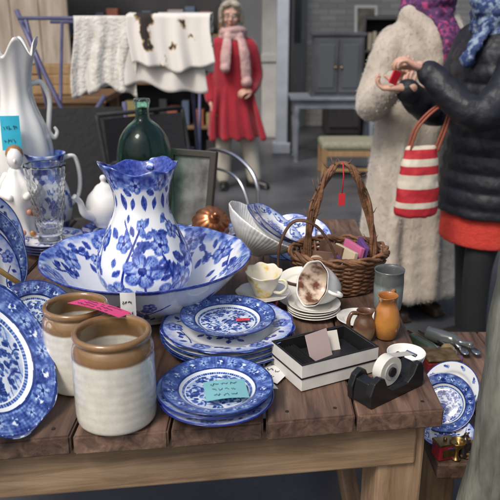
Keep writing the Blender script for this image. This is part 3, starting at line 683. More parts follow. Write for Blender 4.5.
# teapot
b=MB(); b.lathe([(0,0),(.04,0),(.042,.01),(.06,.03),(.075,.07),(.065,.11),(.045,.13),(.04,.135),(.03,.15),(.012,.158),(.008,.165),(.014,.175),(.01,.186),(0,.188)],60,n=70)
P,Q=smooth_path([(-.06,0,.05),(-.1,0,.07),(-.115,0,.11),(-.14,0,.135)],[.02,.015,.011,.01],8); b.tube(P,Q,14)
P,Q=smooth_path([(.06,0,.11),(.1,0,.125),(.12,0,.09),(.1,0,.045),(.068,0,.04)],.008,8); b.tube(P,Q,12)
o=b.build('white_teapot',WHITE,None,(-.445,2.04,T+.044),(0,0,.9)); o.scale=(.8,.8,.86)
GG=M('green_glass',(.55,.84,.74),.02,trans=1,ior=1.25)
b=MB(); b.lathe([(0,.012),(.05,.002),(.075,0),(.088,.015),(.092,.06),(.092,.2),(.09,.26),(.078,.31),(.05,.345),(.027,.36),(.022,.375),(.022,.41),(.027,.412),(.027,.428),(.018,.43),(.018,.41),(.019,.37),(.024,.358),(.048,.342),(.0755,.307),(.0875,.257),(.0895,.2),(.0895,.06),(.085,.018),(.05,.006),(0,.016)],72,n=150)
b.build('green_glass_bottle',GG,None,(-.335,2.16,T)).scale=(.96,.96,.98)
b=MB(); 
for s in (-1,1): b.box((s*.075,0,.12),(.022,.02,.26)); b.box((0,0,.12+s*.12),(.15,.0196,.022))
b.box((0,.004,.12),(.14,.008,.23),m=1,bev=0); b.tube([(0,.01,.2),(0,.12,-.01)],.006,6)
b.build('picture_frame',[M('dark_frame',(.03,.025,.02),.4),M('photo_print',(.20,.20,.19),.2,col2=(.05,.05,.05),cscale=14)],None,(-.205,2.14,T+.01),(R(-14),0,R(-22)))
b=MB(); b.lathe([(0,.075),(.012,.072),(.016,.06),(.03,.055),(.045,.04),(.052,.015),(.056,0),(.053,0),(.04,.03),(0,.05)],96,n=60,fn=lambda th,r,z:(r*(1+.08*abs(math.cos(th*6))*(r>.02)),z)); b.ball((0,0,.08),(.01,.01,.012))
b.build('copper_mould',M('copper',(.55,.22,.1),.28,.85,col2=(.35,.13,.06),cscale=12),None,(-.118,1.98,T+.065),(R(50),R(20),0))
# ribbed bowl tipped on its side
b=MB(); 
b.lathe([(0,0),(.035,0),(.039,.008),(.052,.02),(.082,.045),(.103,.072),(.110,.084),(.106,.085),(.078,.047),(.047,.025),(0,.014)],320,n=90,fn=lambda th,r,z:(r*(1+.010*abs(math.sin(th*32))**.6*min(1,max(0,(z-.012)/.02))+.008*math.cos(th*16)*(r>.098)),z))
b.build('ribbed_bowl',WHITE,None,(-.005,1.735,T+.068),Vector((.50,.02,.80)).to_track_quat('Z','Y'))
for i,(x,y) in enumerate([(.045,1.74),(.062,1.742)]): put(plate_mesh(.08,paint_flow,32,mat=CHINA_FLOW,seg=200,n=70),'leaning_plate',(x,y,T+.125+.002*i),(.55,-.05,.75),i)
for i,(x,y) in enumerate([(.115,1.86),(.15,1.83)]): put(plate_mesh(.08,paint_flow,32,mat=CHINA_FLOW,seg=200,n=70),'leaning_plate',(x,y,T+.055),(-.3+.2*i,-.55,.75),i)
RED=M('red_card',(.35,.02,.04),.4,col2=(.25,.015,.03),cscale=20)
b=MB(); b.box((0,0,.014),(.10,.075,.028),bev=.002); b.box((0,0,.03),(.103,.078,.012),bev=.002,m=0); b.build('red_box',RED,None,(.012,1.468,T),(0,0,-.15))
FLO=M('floral_cream',(.7,.66,.56),.25,col2=(.62,.35,.1),cscale=38,lo=.5,hi=.66,coat=.4,col3=(.66,.6,.3))
cs=empty('cup_and_saucer',(.03,1.478,T+.038))
b=MB(); b.lathe([(0,.003),(.03,.002),(.033,0),(.055,.01),(.064,.015),(.063,.017),(.035,.006),(0,.006)],60,n=40,fn=lambda th,r,z:(r*(1+.02*math.cos(th*8)),z)); b.build('saucer',WHITE,cs)
b=MB(); b.lathe([(0,.0),(.02,0),(.022,.006),(.034,.03),(.038,.05),(.043,.062),(.041,.062),(.033,.045),(.02,.012),(0,.01)],60,n=60,fn=lambda th,r,z:(r*(1+.03*math.cos(th*8)*(z/.06)),z+.0015*math.cos(th*8)*(z/.06)))
P,Q=smooth_path([(.034,0,.05),(.056,0,.056),(.062,0,.04),(.048,0,.022),(.03,0,.018)],.0035,8); b.tube(P,Q,10); b.build('cup',FLO,cs,(0,0,.007),(.1,.1,-.6))
b=MB(); b.lathe([(0,0),(.022,0),(.024,.006),(.03,.012),(.042,.035),(.048,.06),(.055,.075),(.053,.075),(.045,.058),(.036,.03),(.02,.012),(0,.01)],60,n=60,m=0,fn=lambda th,r,z:(r*(1+.02*math.cos(th*8)*(z/.07)),z))
b.lathe([(.0508,.0725),(.0435,.0578),(.034,.031),(.018,.0145),(0,.0125)],60,n=30,m=1,fn=lambda th,r,z:(r*(1+.02*math.cos(th*8)*(z/.07))-.0012,z+.0012))
P,Q=smooth_path([(.04,0,.06),(.066,0,.064),(.072,0,.045),(.055,0,.028),(.036,0,.022)],.004,8); b.tube(P,Q,10)
b.build('tipped_cup',[WHITE,M('brown_floral',(.62,.52,.42),.3,col2=(.13,.05,.03),cscale=35,lo=.42,hi=.58)],None,(.20,1.50,T+.05),Vector((-.75,-.45,.35)).to_track_quat('Z','Y'))
st=empty('saucer_stack')
WP=plate_mesh(.062,paint_none,0,.014,mat=M('cream_china',(.72,.7,.64),.15,coat=.4),seg=120,n=50)
for i in range(4): put(WP,'saucer_%d'%i,(.145+random.uniform(-.004,.004),1.47,T+i*.006),(random.uniform(-.03,.03),-.02,1),i,st)
put(WP,'saucer',(.12,1.545,T+.03),(-.1,-.5,.8),0)
put(plate_mesh(.05,paint_none,0,.014,mat=_mc['cream_china'],seg=120,n=50),'saucer',(.245,1.42,T+.002),(0,0,1),0)
# ================================================================= wicker basket
WK=M('wicker',(.09,.042,.02),.6,col2=(.25,.12,.06),cscale=30,bump=.3,bscale=150); 
bk=empty('wicker_basket',(.225,1.65,T),(0,0,R(8)))
b=MB(); rs=random.Random(5)
for k in range(15):
    z=.006+k*.0058; rr=.082+.024*(k/14)**.8
    n=96; b.tube([((rr+.003*math.sin(i*math.pi*13/48*1+k*math.pi)+rs.uniform(-.001,.001))*1.12*math.cos(2*math.pi*i/n),(rr+.003*math.sin(i*math.pi*13/48+k*math.pi))*.95*math.sin(2*math.pi*i/n),z+rs.uniform(-.001,.001)+.004*math.sin(2*math.pi*i/n*2)) for i in range(n)],.0036,6,closed=True)
for i in range(26):
    a=2*math.pi*i/26; b.tube([(.08*1.12*math.cos(a),.08*.95*math.sin(a),0),(.106*1.12*math.cos(a),.106*.95*math.sin(a),.1)],.003,6)
for k in range(6):
    n=80; ph=rs.random()*6; b.tube([((.108+.005*math.sin(i*.5+ph))*1.12*math.cos(2*math.pi*i/n),(.108+.005*math.sin(i*.5+ph))*.95*math.sin(2*math.pi*i/n),.094+.007*math.cos(i*.5+ph)+.004*rs.random()) for i in range(n)],.004,6,closed=True)
b.lathe([(0,.004),(.085,.004)],40,n=4)
for k in range(9):
    ph=rs.random()*6; off=rs.uniform(-.006,.006); pts=[]
    for i in range(50):
        t=i/49; a=math.pi*t
        x=-.088*math.cos(a)*(1.03 if t<.5 else .98)+.010*math.sin(t*3.1*2+.4); z=.03+.287*math.sin(a)**.72
        pts.append((x+off+.006*math.sin(i*.4+ph),.006*math.cos(i*.4+ph)+rs.uniform(-.001,.001),z+.003*math.sin(i*.45+ph)))
    b.tube(pts,rs.uniform(.0024,.0040),6)
for k in range(30):
    t=rs.uniform(.05,.95); a=math.pi*t; x=-.088*math.cos(a); z=.03+.287*math.sin(a)**.72
    d=Vector((rs.uniform(-1,1),rs.uniform(-1,1),rs.uniform(-.5,1))).normalized()*rs.uniform(.015,.035); b.tube([(x,0,z),Vector((x,0,z))+d*.6,Vector((x,0,z))+d+Vector((0,0,.006))],[.0018,.0014,.0006],5)
b.build('weave',WK,bk)
b=MB()
for i,(x,y,h,a,m) in enumerate([(.03,0,.105,.2,0),(-.02,.02,.1,.4,1),(.055,.01,.105,-.1,2),(-.055,-.01,.09,1.2,1),(0.005,-.02,.10,.3,3)]): b.box((x,y,h/2+.008),(.012,.09,h),(0,R(14),a),.002,m)
for i in range(6): b.ball((rs.uniform(-.06,.06),rs.uniform(-.04,.0),.075),(.02,.016,.014),[1,3,2][i%3],(rs.random(),rs.random(),rs.random()),10)
b.build('books',[M('pink_paper',(.5,.12,.25),.6),M('brown_book',(.12,.06,.04),.6),M('purple_book',(.12,.05,.2),.6),M('cream_book',(.5,.42,.3),.6)],bk)
bk=empty('small_basket',(.15,1.60,T))
b=MB()
for k in range(8):
    rr=.06+.014*k/7; n=60; b.tube([((rr+.002*math.sin(i*.9+k*3.14))*math.cos(2*math.pi*i/n)*1.1,(rr+.002*math.sin(i*.9+k*3.14))*math.sin(2*math.pi*i/n)*.8,.005+k*.0055) for i in range(n)],.003,6,closed=True)
b.lathe([(0,.004),(.062,.004)],40,n=4,fn=lambda th,r,z:(r,z))
for q in (-.004,.004):
    P,Q=smooth_path([(-.078,q,.03),(-.078,q,.12),(-.045,q,.185),(.01,q,.175),(.055,q,.11),(.075,q,.03)],.0032,8); b.tube(P,Q,7)
b.build('weave',M('dark_wicker',(.05,.028,.018),.6,col2=(.12,.06,.03),cscale=40),bk)
b=MB(); 
for i in range(7): b.ball((rs.uniform(-.04,.04),rs.uniform(-.03,.03),.035),(.02,.015,.015),i%3,(rs.random(),rs.random(),rs.random()),10)
b.build('trinkets',[M('cream_trinket',(.5,.44,.36),.5),M('brown_trinket',(.2,.1,.06),.5),M('pink_trinket',(.45,.2,.18),.5)],bk)
b=MB(); b.tube([(.225,1.642,1.125),(.227,1.635,1.09),(.224,1.63,1.05)],.0015,6); b.box((.224,1.629,1.035),(.016,.002,.03),bev=.0005); b.build('red_tag',M('red_string',(.5,.02,.03),.6))
# ================================================================= mug & jugs
b=MB(); b.lathe([(0,.002),(.03,0),(.032,.005),(.034,.03),(.035,.07),(.033,.09),(.036,.1),(.034,.101),(.031,.09),(.031,.04),(0,.02)],48,n=60)
P,Q=smooth_path([(.033,0,.085),(.052,0,.09),(.06,0,.06),(.05,0,.03),(.034,0,.022)],.005,8); b.tube(P,Q,10)
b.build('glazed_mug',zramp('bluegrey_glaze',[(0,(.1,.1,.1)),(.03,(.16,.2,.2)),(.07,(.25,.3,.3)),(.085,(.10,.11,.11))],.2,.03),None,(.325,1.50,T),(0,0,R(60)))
def jug(name,x,y,h,r,mat,rz):
    b=MB(); b.lathe([(0,.002),(r*.7,0),(r*.75,.004),(r*.95,h*.2),(r,h*.42),(r*.85,h*.65),(r*.62,h*.8),(r*.66,h*.92),(r*.78,h),(r*.7,h),(r*.55,h*.85),(r*.75,h*.6),(r*.88,h*.4),(r*.6,h*.08),(0,h*.06)],48,n=70,fn=lambda th,rr,z:(rr*(1+max(0,(z/h-.8)*5)*.35*math.exp((math.cos(th-math.pi)-1)*6)),z))
    P,Q=smooth_path([(r*.68,0,h*.93),(r*1.3,0,h*.95),(r*1.6,0,h*.7),(r*1.4,0,h*.42),(r*.95,0,h*.34)],.0045,8); b.tube(P,Q,10)
    return b.build(name,mat,None,(x,y,T),(0,0,rz))
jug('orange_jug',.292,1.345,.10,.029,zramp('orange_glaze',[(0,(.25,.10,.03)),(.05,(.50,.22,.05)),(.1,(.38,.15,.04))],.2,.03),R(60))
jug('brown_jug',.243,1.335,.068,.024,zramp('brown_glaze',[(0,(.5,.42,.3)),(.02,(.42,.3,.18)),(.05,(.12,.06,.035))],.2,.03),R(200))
# ================================================================= card box
BW=M('white_card',(.66,.65,.61),.6,col2=(.58,.57,.53),cscale=30); BB=M('black_card',(.012,.012,.013),.45)
bx=empty('file_box',(.145,1.205,T),(0,0,R(27)))
b=MB(); W_,D_,H_=.172,.115,.052
for s in (-1,1): b.box((0,s*(D_/2-.0015),H_/2+.001),(W_,.003,H_),bev=.0006); b.box((s*(W_/2-.0015),0,H_/2+.001),(.003,D_-.0062,H_),bev=.0006)
b.box((0,0,.0025),(W_-.007,D_-.007,.003),bev=0)
b.build('base',BW,bx)
b=MB()
for s in (-1,1): b.box((0,s*(D_/2+.0005),.0265),(W_+.002,.0012,.003),bev=0); b.box((s*(W_/2+.0005),0,.0265),(.0012,D_-.001,.003),bev=0); b.box((0,s*(D_/2-.004),H_/2+.002),(W_-.008,.0015,H_-.004),bev=0); b.box((s*(W_/2-.004),0,H_/2+.002),(.0015,D_-.01,H_-.004),bev=0); b.box((0,s*(D_/2-.0018),H_+.0016),(W_+.0005,.0042,.0012),bev=0);b.box((s*(W_/2-.0018),0,H_+.0016),(.0042,D_-.008,.0012),bev=0)
b.build('trim',BB,bx)
b=MB(); b.box((.0,.0,.018),(.15,.095,.02),(0,0,0),.001); b.box((-.012,.0,.047),(.055,.0015,.065),(R(-22),0,R(10)),0,m=1); b.box((.02,.02,.04),(.05,.0015,.05),(R(-30),0,R(-8)),0,m=2)
for k in range(5): b.box((-.068+k*.006,.004,.034),(.0012,.085,.016),(0,R(12+k%4*3),0),0,m=0)
b.build('cards',[BB,M('blush_card',(.5,.38,.36),.6),M('ivory',(.6,.56,.5),.6)],bx)
# ================================================================= tape dispenser
td=empty('tape_dispenser',(.25,1.12,T),(0,0,R(38)))
b=MB()
prof=[(-.075,0),(.075,0),(.078,.012),(.074,.05),(.066,.06),(.055,.058),(.045,.036),(.028,.022),(-.015,.022),(-.03,.035),(-.04,.058),(-.052,.064),(-.068,.055),(-.078,.03)]
prof=[(x*.94,z*.85) for x,z in prof]
n=len(prof)
for (y0,y1,sc_) in ((-.029,-.016,1),(.016,.029,1),(-.0155,.0155,.0)):
    pf=prof if sc_ else [(-.07,.001),(.07,.001),(.07,.04),(.06,.045),(.04,.02),(-.02,.012),(-.035,.02),(-.045,.045),(-.065,.042),(-.07,.02)]
    n=len(pf); V=[(x,y0,z) for x,z in pf]+[(x,y1,z) for x,z in pf]
    b.add(V,[list(range(n)),list(range(n,2*n))[::-1]]+[[k,n+k,n+(k+1)%n,(k+1)%n] for k in range(n)],0,False)
o=b.build('body',M('black_plastic',(.012,.012,.013),.3,bump=.05,bscale=300),td)
bv=o.modifiers.new('b','BEVEL'); bv.width=.002; bv.segments=3; bv.limit_method='ANGLE'
b=MB(); b.tube([(0,-.010,.044),(0,.010,.044)],.028,48,0,hard=True); b.tube([(0,-.0115,.044),(0,.0115,.044)],.016,32,1,hard=True); b.tube([(0,-.0155,.044),(0,.0155,.044)],.009,24,2,hard=True)
b.box((.033,0,.064),(.065,.018,.0006),(0,R(13),0),0,0); b.box((.067,0,.055),(.006,.024,.004),(0,R(-25),0),.0005,3)
b.build('tape_roll',[M('clear_tape',(.62,.61,.56),.12,coat=.3),M('grey_core',(.4,.4,.4),.4),BB,CHR],td)
b=MB(); b.lathe([(0,.002),(.018,0),(.02,.005),(.032,.02),(.038,.04),(.0365,.04),(.03,.02),(0,.008)],48,n=50)
b.build('white_bowl',WHITE,None,(.303,1.20,T),(.0,0,0))
# ================================================================= things on the bench
Z2=.6215
b=MB()
for i,(x,y,z,rz) in enumerate([(.435,1.42,0,.2),(.437,1.42,.052,.1),(.45,1.52,0,-.3)]):
    b.box((x,y,Z2+z+.022),(.075,.06,.044),(0,0,rz),.006,0); b.box((x,y,Z2+z+.0475),(.077,.062,.007),(0,0,rz),.003,1)
    b.box((x,y-.031,Z2+z+.022),(.045,.002,.026),(0,0,rz),0,1)
b.build('red_tin',[M('red_tin_paint',(.28,.03,.03),.35,.2,col2=(.18,.02,.02),cscale=20),M('gold_tin',(.42,.30,.14),.35,.8,col2=(.2,.12,.05),cscale=40)])
for i,(x,y,a,c) in enumerate([(.43,1.66,.5,(.05,.07,.04)),(.51,1.6,-.3,(.3,.22,.1)),(.48,1.70,.9,(.12,.13,.13)),(.41,1.58,1.3,(.12,.05,.12))]):
    b=MB(); b.lathe([(0,0),(.018,0),(.020,.006),(.020,.07),(.015,.085),(.008,.095),(.008,.115),(.010,.117),(.010,.128),(0,.129)],28,n=50); b.build('small_bottle',M('bottle_%d'%i,c,.15,.3 if i==2 else 0,coat=.5),None,(x,y,Z2+.022),(R(90),0,a))
b=MB()
for i in range(6):
    x=.38+.03*i; b.tube([(x,1.74,Z2+.01),(x+.04,1.64,Z2+.02),(x+.05,1.62,Z2+.015)],[.004,.003,.006],8); b.ball((x+.055,1.605,Z2+.015),(.012,.02,.004))
b.build('silver_spoons',M('tarnished_silver',(.45,.44,.42),.3,1))
card('yellow_paper',(.40,1.35,Z2+.006),(0,0,.5),.09,.12,(.65,.5,.08),11,3)
put(plate_mesh(.065,paint_willow,4,seg=200,n=70),'leaning_plate',(.415,1.285,Z2+.05),(-.35,-.6,.7),0)
put(plate_mesh(.055,paint_flow,40,mat=CHINA_FLOW,seg=200,n=70),'leaning_plate',(.405,1.215,Z2+.012),(-.1,-.1,1),0)
put(plate_mesh(.065,paint_sprig,1,seg=200,n=70),'leaning_plate',(.445,1.33,Z2+.055),(-.5,-.5,.6),0)
GOLD=M('old_gold',(.45,.31,.12),.35,.9,col2=(.2,.12,.05),cscale=50)
b=MB(); b.box((0,0,.016),(.04,.03,.032),bev=.003,m=0); b.box((0,0,.034),(.042,.032,.006),bev=.002,m=1); b.box((0,-.0155,.016),(.026,.0015,.018),bev=0,m=1); b.ball((0,0,.04),(.004,.004,.004),1)
b.build('trinket_box',[RED,GOLD],None,(.388,1.175,Z2),(0,0,.3))
b=MB(); b.lathe([(0,0),(.014,0),(.016,.003),(.016,.028),(.013,.032),(.014,.036),(.005,.044),(.004,.05),(0,.053)],32,n=50)
b.build('pill_pot',M('black_lacquer',(.02,.015,.015),.25,col2=(.35,.22,.08),cscale=60,lo=.5,hi=.6),None,(.43,1.178,Z2))
b=MB(); b.lathe([(0,0),(.012,0),(.004,.006),(.004,.022),(.012,.03),(.017,.042),(.015,.042),(.008,.03),(0,.027)],32,n=50)
b.build('brass_egg_cup',GOLD,None,(.41,1.165,Z2))
# ================================================================= tree
BARK=M('bark',(.075,.08,.065),.9,bump=1.0,bscale=30,col2=(.21,.21,.17),cscale=22,stretch=(1,1,.3),detail=9,lo=.38,hi=.62)
tr=empty('tree',(.558,.93,0))
b=MB()
seg=96; nn=220; V=[];F=[]
for i in range(nn):
    z=4.6*(i/(nn-1))**1.4; r0=.195*(1-.11*z)+.08*math.exp(-z*5)
    cx=.0; cy=.03*math.sin(z*.9+1)
    for k in range(seg):
        th=2*math.pi*k/seg; nv=noise.noise(Vector((math.cos(th)*3,math.sin(th)*3,z*1.2)))*.012+noise.noise(Vector((math.cos(th)*9,math.sin(th)*9,z*3)))*.011+noise.noise(Vector((math.cos(th)*24,math.sin(th)*24,z*7)))*.009
        V.append((cx+(r0+nv)*math.cos(th),cy+(r0+nv)*math.sin(th),z))
for i in range(nn-1):
    for k in range(seg): F.append([i*seg+k,i*seg+(k+1)%seg,(i+1)*seg+(k+1)%seg,(i+1)*seg+k])
b.add(V,F); b.build('trunk',BARK,tr)
b=MB(); rs=random.Random(9)
def branch(p,d,L,r,lv):
    pts=[p]; q=Vector(p); dd=Vector(d).normalized()
    for i in range(6):
        dd=(dd+Vector((rs.uniform(-.25,.25),rs.uniform(-.25,.25),rs.uniform(-.05,.2)))).normalized(); q=q+dd*L/6; pts.append(q.copy())
        if lv>0 and i>1 and rs.random()<.8: branch(q.copy(),(dd+Vector((rs.uniform(-1,1),rs.uniform(-1,1),rs.uniform(-.2,.6)))),L*.55,r*(1-i/7)*.7,lv-1)
    b.tube(pts,[r*(1-i/7) for i in range(7)],8)
for k in range(7):
    a=k*.9; branch(Vector((.05*math.cos(a),.05*math.sin(a),3.4+.2*k)),Vector((math.cos(a),math.sin(a),.8)),1.9,.07,2)
b.build('limbs',BARK,tr)
# ================================================================= people
SKIN=M('skin',(.50,.29,.21),.55,col2=(.58,.35,.27),cscale=30,bump=.12,bscale=160)
LIP=M('lips',(.42,.12,.1),.4); EYEW=M('eye_white',(.7,.7,.68),.2); IRIS=M('iris',(.04,.03,.02),.2)
def hand(parent,wrist,d,nrm,curl=.5,side=1,sc=1.0,name='hand'):
    d=Vector(d).normalized(); nrm=Vector(nrm); nrm=(nrm-d*nrm.dot(d)).normalized(); sd=d.cross(nrm)*side
    w=Vector(wrist); b=MB()
    def pt(f,s,n): return w+(d*f+sd*s+nrm*n)*sc
    b.limb([pt(-.04,0,0),pt(0,0,0),pt(.02,0,0)],[.024*sc,.022*sc,.024*sc],12)
    for s in (-.028,-.0095,.0095,.027): b.limb([pt(.0,s*.55,0),pt(.045,s*.95,.002),pt(.085,s,0)],[.014*sc,.014*sc,.011*sc],10,sub=5)
    for s,l in ((-.03,.066),(-.010,.078),(.011,.072),(.030,.056)):
        p=pt(.083,s,0); a=0; pts=[p]; dd=d.copy()
        for q,fr in enumerate((.45,.32,.23)):
            a+=curl*(1.0 if q else .75); dd=(d*math.cos(a)+nrm*math.sin(a)+sd*(s*1.5)).normalized(); p=p+dd*l*fr*sc; pts.append(p)
        b.limb(pts,[.0088*sc,.0082*sc,.0076*sc,.0066*sc],10,sub=4)
    td_=(d*.75-sd*.6+nrm*.45).normalized(); p0=pt(.018,-.022,.006); p1=p0+td_*.038*sc; p2=p1+(d*.85-sd*.1+nrm*.5).normalized()*.03*sc; p3=p2+(d*.8+sd*.2+nrm*.5).normalized()*.022*sc
    b.limb([p0,p1,p2,p3],[.014*sc,.0115*sc,.0095*sc,.0075*sc],10,sub=4)
    return b.build(name,SKIN,parent,remesh=.0032,smooth=2)
def head(parent,c,yaw=0,pitch=0,hair=(.3,.3,.3),style='short',glasses=False,h=1.0,hat=False):
    e=empty('head',c,(pitch,0,yaw)); e.parent=parent; e.scale=(h,h,h)
    b=MB(); b.ball((0,.012,.03),(.074,.092,.092)); b.ball((0,-.022,-.02),(.06,.066,.085)); b.ball((0,-.055,-.085),(.026,.026,.022)); b.ball((0,-.02,-.06),(.05,.055,.045))
    for s in (-1,1):
        b.ball((s*.036,-.062,-.03),(.024,.022,.024)); b.ball((s*.074,.008,-.008),(.009,.018,.03),rot=(0,s*.15,s*.3)); b.ball((s*.03,-.072,.03),(.026,.014,.009)); b.ball((s*.011,-.1,-.032),(.008,.01,.007))
    b.limb([(0,-.078,.012),(0,-.095,-.012),(0,-.108,-.028)],[.008,.010,.0115],10); b.ball((0,-.083,-.062),(.022,.012,.012))
    b.limb([(0,.02,-.05),(0,.03,-.12),(0,.035,-.2)],[.052,.05,.058],16)
    b.build('face',SKIN,e,remesh=.0045,smooth=3)
    b=MB()
    for s in (-1,1): b.ball((s*.03,-.074,.004),(.013,.009,.008),0); b.ball((s*.03,-.0815,.004),(.0055,.003,.0055),1); b.tube([(s*.014,-.088,.022),(s*.03,-.09,.027),(s*.046,-.08,.022)],[.002,.003,.0015],6,2)
    b.tube([(-.022,-.088,-.060),(0,-.098,-.0585),(.022,-.088,-.060)],[.0015,.005,.0015],8,3); b.tube([(-.018,-.086,-.066),(0,-.094,-.068),(.018,-.086,-.066)],[.0015,.005,.0015],8,3)
    b.tube([(-.022,-.092,-.0635),(0,-.0995,-.0632),(.022,-.092,-.0635)],.0008,6,1)
    b.build('features',[EYEW,IRIS,M('hair_%s'%str(hair),hair,.6,col2=tuple(min(1,x*1.6) for x in hair),cscale=25,stretch=(1,1,.2),bump=.8,bscale=60),LIP],e)
    b=MB(); hm=_mc['hair_%s'%str(hair)]
    b.ball((0,.03,.05),(.09,.096,.088)); b.ball((0,.05,.0),(.084,.075,.09)); b.ball((-.025,-.045,.098),(.055,.045,.032),rot=(0,-.3,0)); b.ball((.035,-.04,.096),(.05,.045,.03),rot=(0,.3,0))
    low=-.05 if style=='short' else -.15
    for s in (-1,1):
        b.limb([(s*.06,-.03,.08),(s*.086,.0,.03),(s*.088,.02,low)],[.03,.026,.024],12)
    if style!='short': b.limb([(0,.08,.05),(0,.1,-.05),(0,.09,-.17)],[.07,.075,.05],16)
    b.build('hair',hm,e,remesh=.006,smooth=3,disp=(.014,.014))
    if glasses:
        b=MB()
        for s in (-1,1):
            b.tube([(s*.031+.021*math.cos(t),-.098+.003*abs(math.cos(t)),.004+.016*math.sin(t)) for t in np.linspace(0,6.28,24,endpoint=False)],.002,6,closed=True); b.tube([(s*.052,-.095,.008),(s*.08,0,.006)],.0015,6)
        b.tube([(-.01,-.1,.007),(.01,-.1,.007)],.0018,6); b.build('glasses',M('spectacle_frame',(.03,.03,.03),.3),e)
    return e
def shoes(b,x,y,ang=0,L=.24,m=0):
    mt=Matrix.Translation((x,y,0))@Matrix.Rotation(ang,4,'Z')
    b.limb([(0,.05,.045),(0,-.04,.042),(0,-.13,.03)],[.042,.042,.032],14,m,mat=mt); b.limb([(0,.05,.05),(0,.045,.1),(0,.045,.14)],[.04,.038,.04],14,m,mat=mt)
    b.box((0,-.04,.012),(.075,.24,.022),bev=.008,m=m,mat=mt)
def tolocal(loc,yaw,s=1.0):
    Mx=(Matrix.Translation(Vector(loc))@Matrix.Rotation(yaw,4,'Z')@Matrix.Scale(s,4)).inverted()
    return lambda p:Mx@Vector(p)
def fur(obj,n,L,mat,parent,seed=0,grav=.8):
    dg=bpy.context.evaluated_depsgraph_get(); ev=obj.evaluated_get(dg); me=ev.to_mesh()
    polys=me.polygons; rs=np.random.RandomState(seed); N_=len(polys); V=[];F=[]
    for i in rs.randint(0,N_,n):
        p=polys[i]; c=p.center; nn=p.normal; d=(nn*.7+Vector((rs.randn()*.25,rs.randn()*.25,-grav+rs.randn()*.2))).normalized()
        s=d.cross(Vector((rs.randn(),rs.randn(),rs.randn()))).normalized()*.0022; l=L*(.5+rs.rand()); o=len(V)
        c=c+Vector((rs.randn(),rs.randn(),rs.randn()))*.003
        V+= [c-s,c+s,c+d*l]; F.append([o,o+1,o+2])
    ev.to_mesh_clear(); m2=bpy.data.meshes.new('fur'); m2.from_pydata([tuple(v) for v in V],[],F); m2.materials.append(mat)
    o=link(bpy.data.objects.new('fur',m2)); o.parent=parent
# --- woman in dark padded jacket
loc=(1.0,2.87,0); yaw=R(-72); sc_=1.02; WL=tolocal(loc,yaw,sc_)
p=empty('woman_in_padded_jacket',loc,(0,0,yaw)); p.scale=(sc_,)*3
PUF=M('navy_padded_nylon',(.012,.013,.019),.5,bump=.6,bscale=26)
def quilt(L): return 1+.075*abs(math.sin(L*math.pi/.07))**.6
base=[(.66,.20,.165),(.72,.205,.17),(.8,.2,.165),(.92,.185,.15),(1.02,.185,.15),(1.12,.2,.16),(1.24,.205,.155),(1.32,.19,.14),(1.37,.14,.11),(1.40,.09,.09),(1.47,.085,.088)]
secs=[]
for z in np.arange(.66,1.471,.007):
    rx=np.interp(z,[q[0] for q in base],[q[1] for q in base]); ry=np.interp(z,[q[0] for q in base],[q[2] for q in base])
    f=quilt(z) if z<1.36 else 1; secs.append((0,.0,z,rx*f*.98,ry*f*.98))
b=MB(); b.loft(secs,40)
hl=WL((.655,2.68,1.275)); hr=WL((.615,2.82,1.19))
shL=Vector((.175,0,1.32)); shR=Vector((-.175,0,1.32))
elL=WL((.86,2.57,1.12)); elR=WL((.80,2.95,1.09))
for a,e_,h_ in ((shL,elL,hl),(shR,elR,hr)):
    wv=h_+(e_-h_).normalized()*.03
    b.limb([Vector((a.x*.7,a.y,a.z)),a,e_,wv],[.08,.076,.062,.046],20,fn=quilt,sub=14)
b.build('jacket',PUF,p,remesh=.008,smooth=1,disp=(.012,.05))
b=MB(); b.loft([(0,0,.535,.185,.155),(0,0,.55,.188,.158),(0,0,.62,.186,.156),(0,0,.70,.18,.15)],40)
KN=M('coral_knit',(.75,.07,.045),.85,bump=.8,bscale=130,col2=(.6,.045,.03),cscale=60,stretch=(1,1,3)); b.build('skirt',KN,p,remesh=.008)
b=MB(); 
for s,yy in ((-1,.03),(1,-.04)): b.limb([(s*.08,0,.65),(s*.085,yy-.01,.45),(s*.08,yy+.01,.09)],[.082,.06,.045],18)
b.build('leggings',M('black_knit',(.014,.014,.016),.8),p,remesh=.008,smooth=2)
b=MB(); shoes(b,-.08,.03,-.1); shoes(b,.08,-.04,.12); b.build('boots',M('black_leather',(.015,.014,.014),.35),p,remesh=.006,smooth=1)
hand(p,hl,(WL((.585,2.68,1.31))-hl),(-.2,-.3,-1),.75,1,.88)
hand(p,hr,(WL((.55,2.84,1.19))-hr),(0,0,1),.7,-1,.88)
head(p,(0,-.015,1.575),.1,R(14),(.07,.035,.018),'long')
b=MB(); BS=M('blue_print_scarf',(.025,.045,.14),.8,col2=(.25,.32,.42),cscale=40,lo=.48,hi=.64,bump=.3)
for k in range(4):
    b.tube([((.10+.012*math.sin(t*3+k))*math.cos(t),(.10+.012*math.cos(t*2+k))*math.sin(t),1.385+.032*k+.012*math.sin(t*2+k*2)) for t in np.linspace(0,6.283,40,endpoint=False)],.027,10,closed=True)
b.limb([(.05,-.1,1.4),(.06,-.16,1.33),(.05,-.175,1.28)],[.03,.035,.03],12,flat=.4)
b.build('scarf',BS,p,remesh=.006,smooth=3,disp=(.016,.022))
b=MB(); b.box((0,0,0),(.04,.008,.055),bev=.002); 
b.build('red_card',M('red_plastic',(.6,.02,.04),.4),None,(.575,2.80,1.235),(R(10),R(20),R(30)))
bgp=empty('striped_handbag',(.655,2.62,.72),(0,0,R(15)))
b=MB()
SB=bpy.data.materials.new('bag_stripes'); SB.use_nodes=True; nt=SB.node_tree; N=nt.nodes; L=nt.links
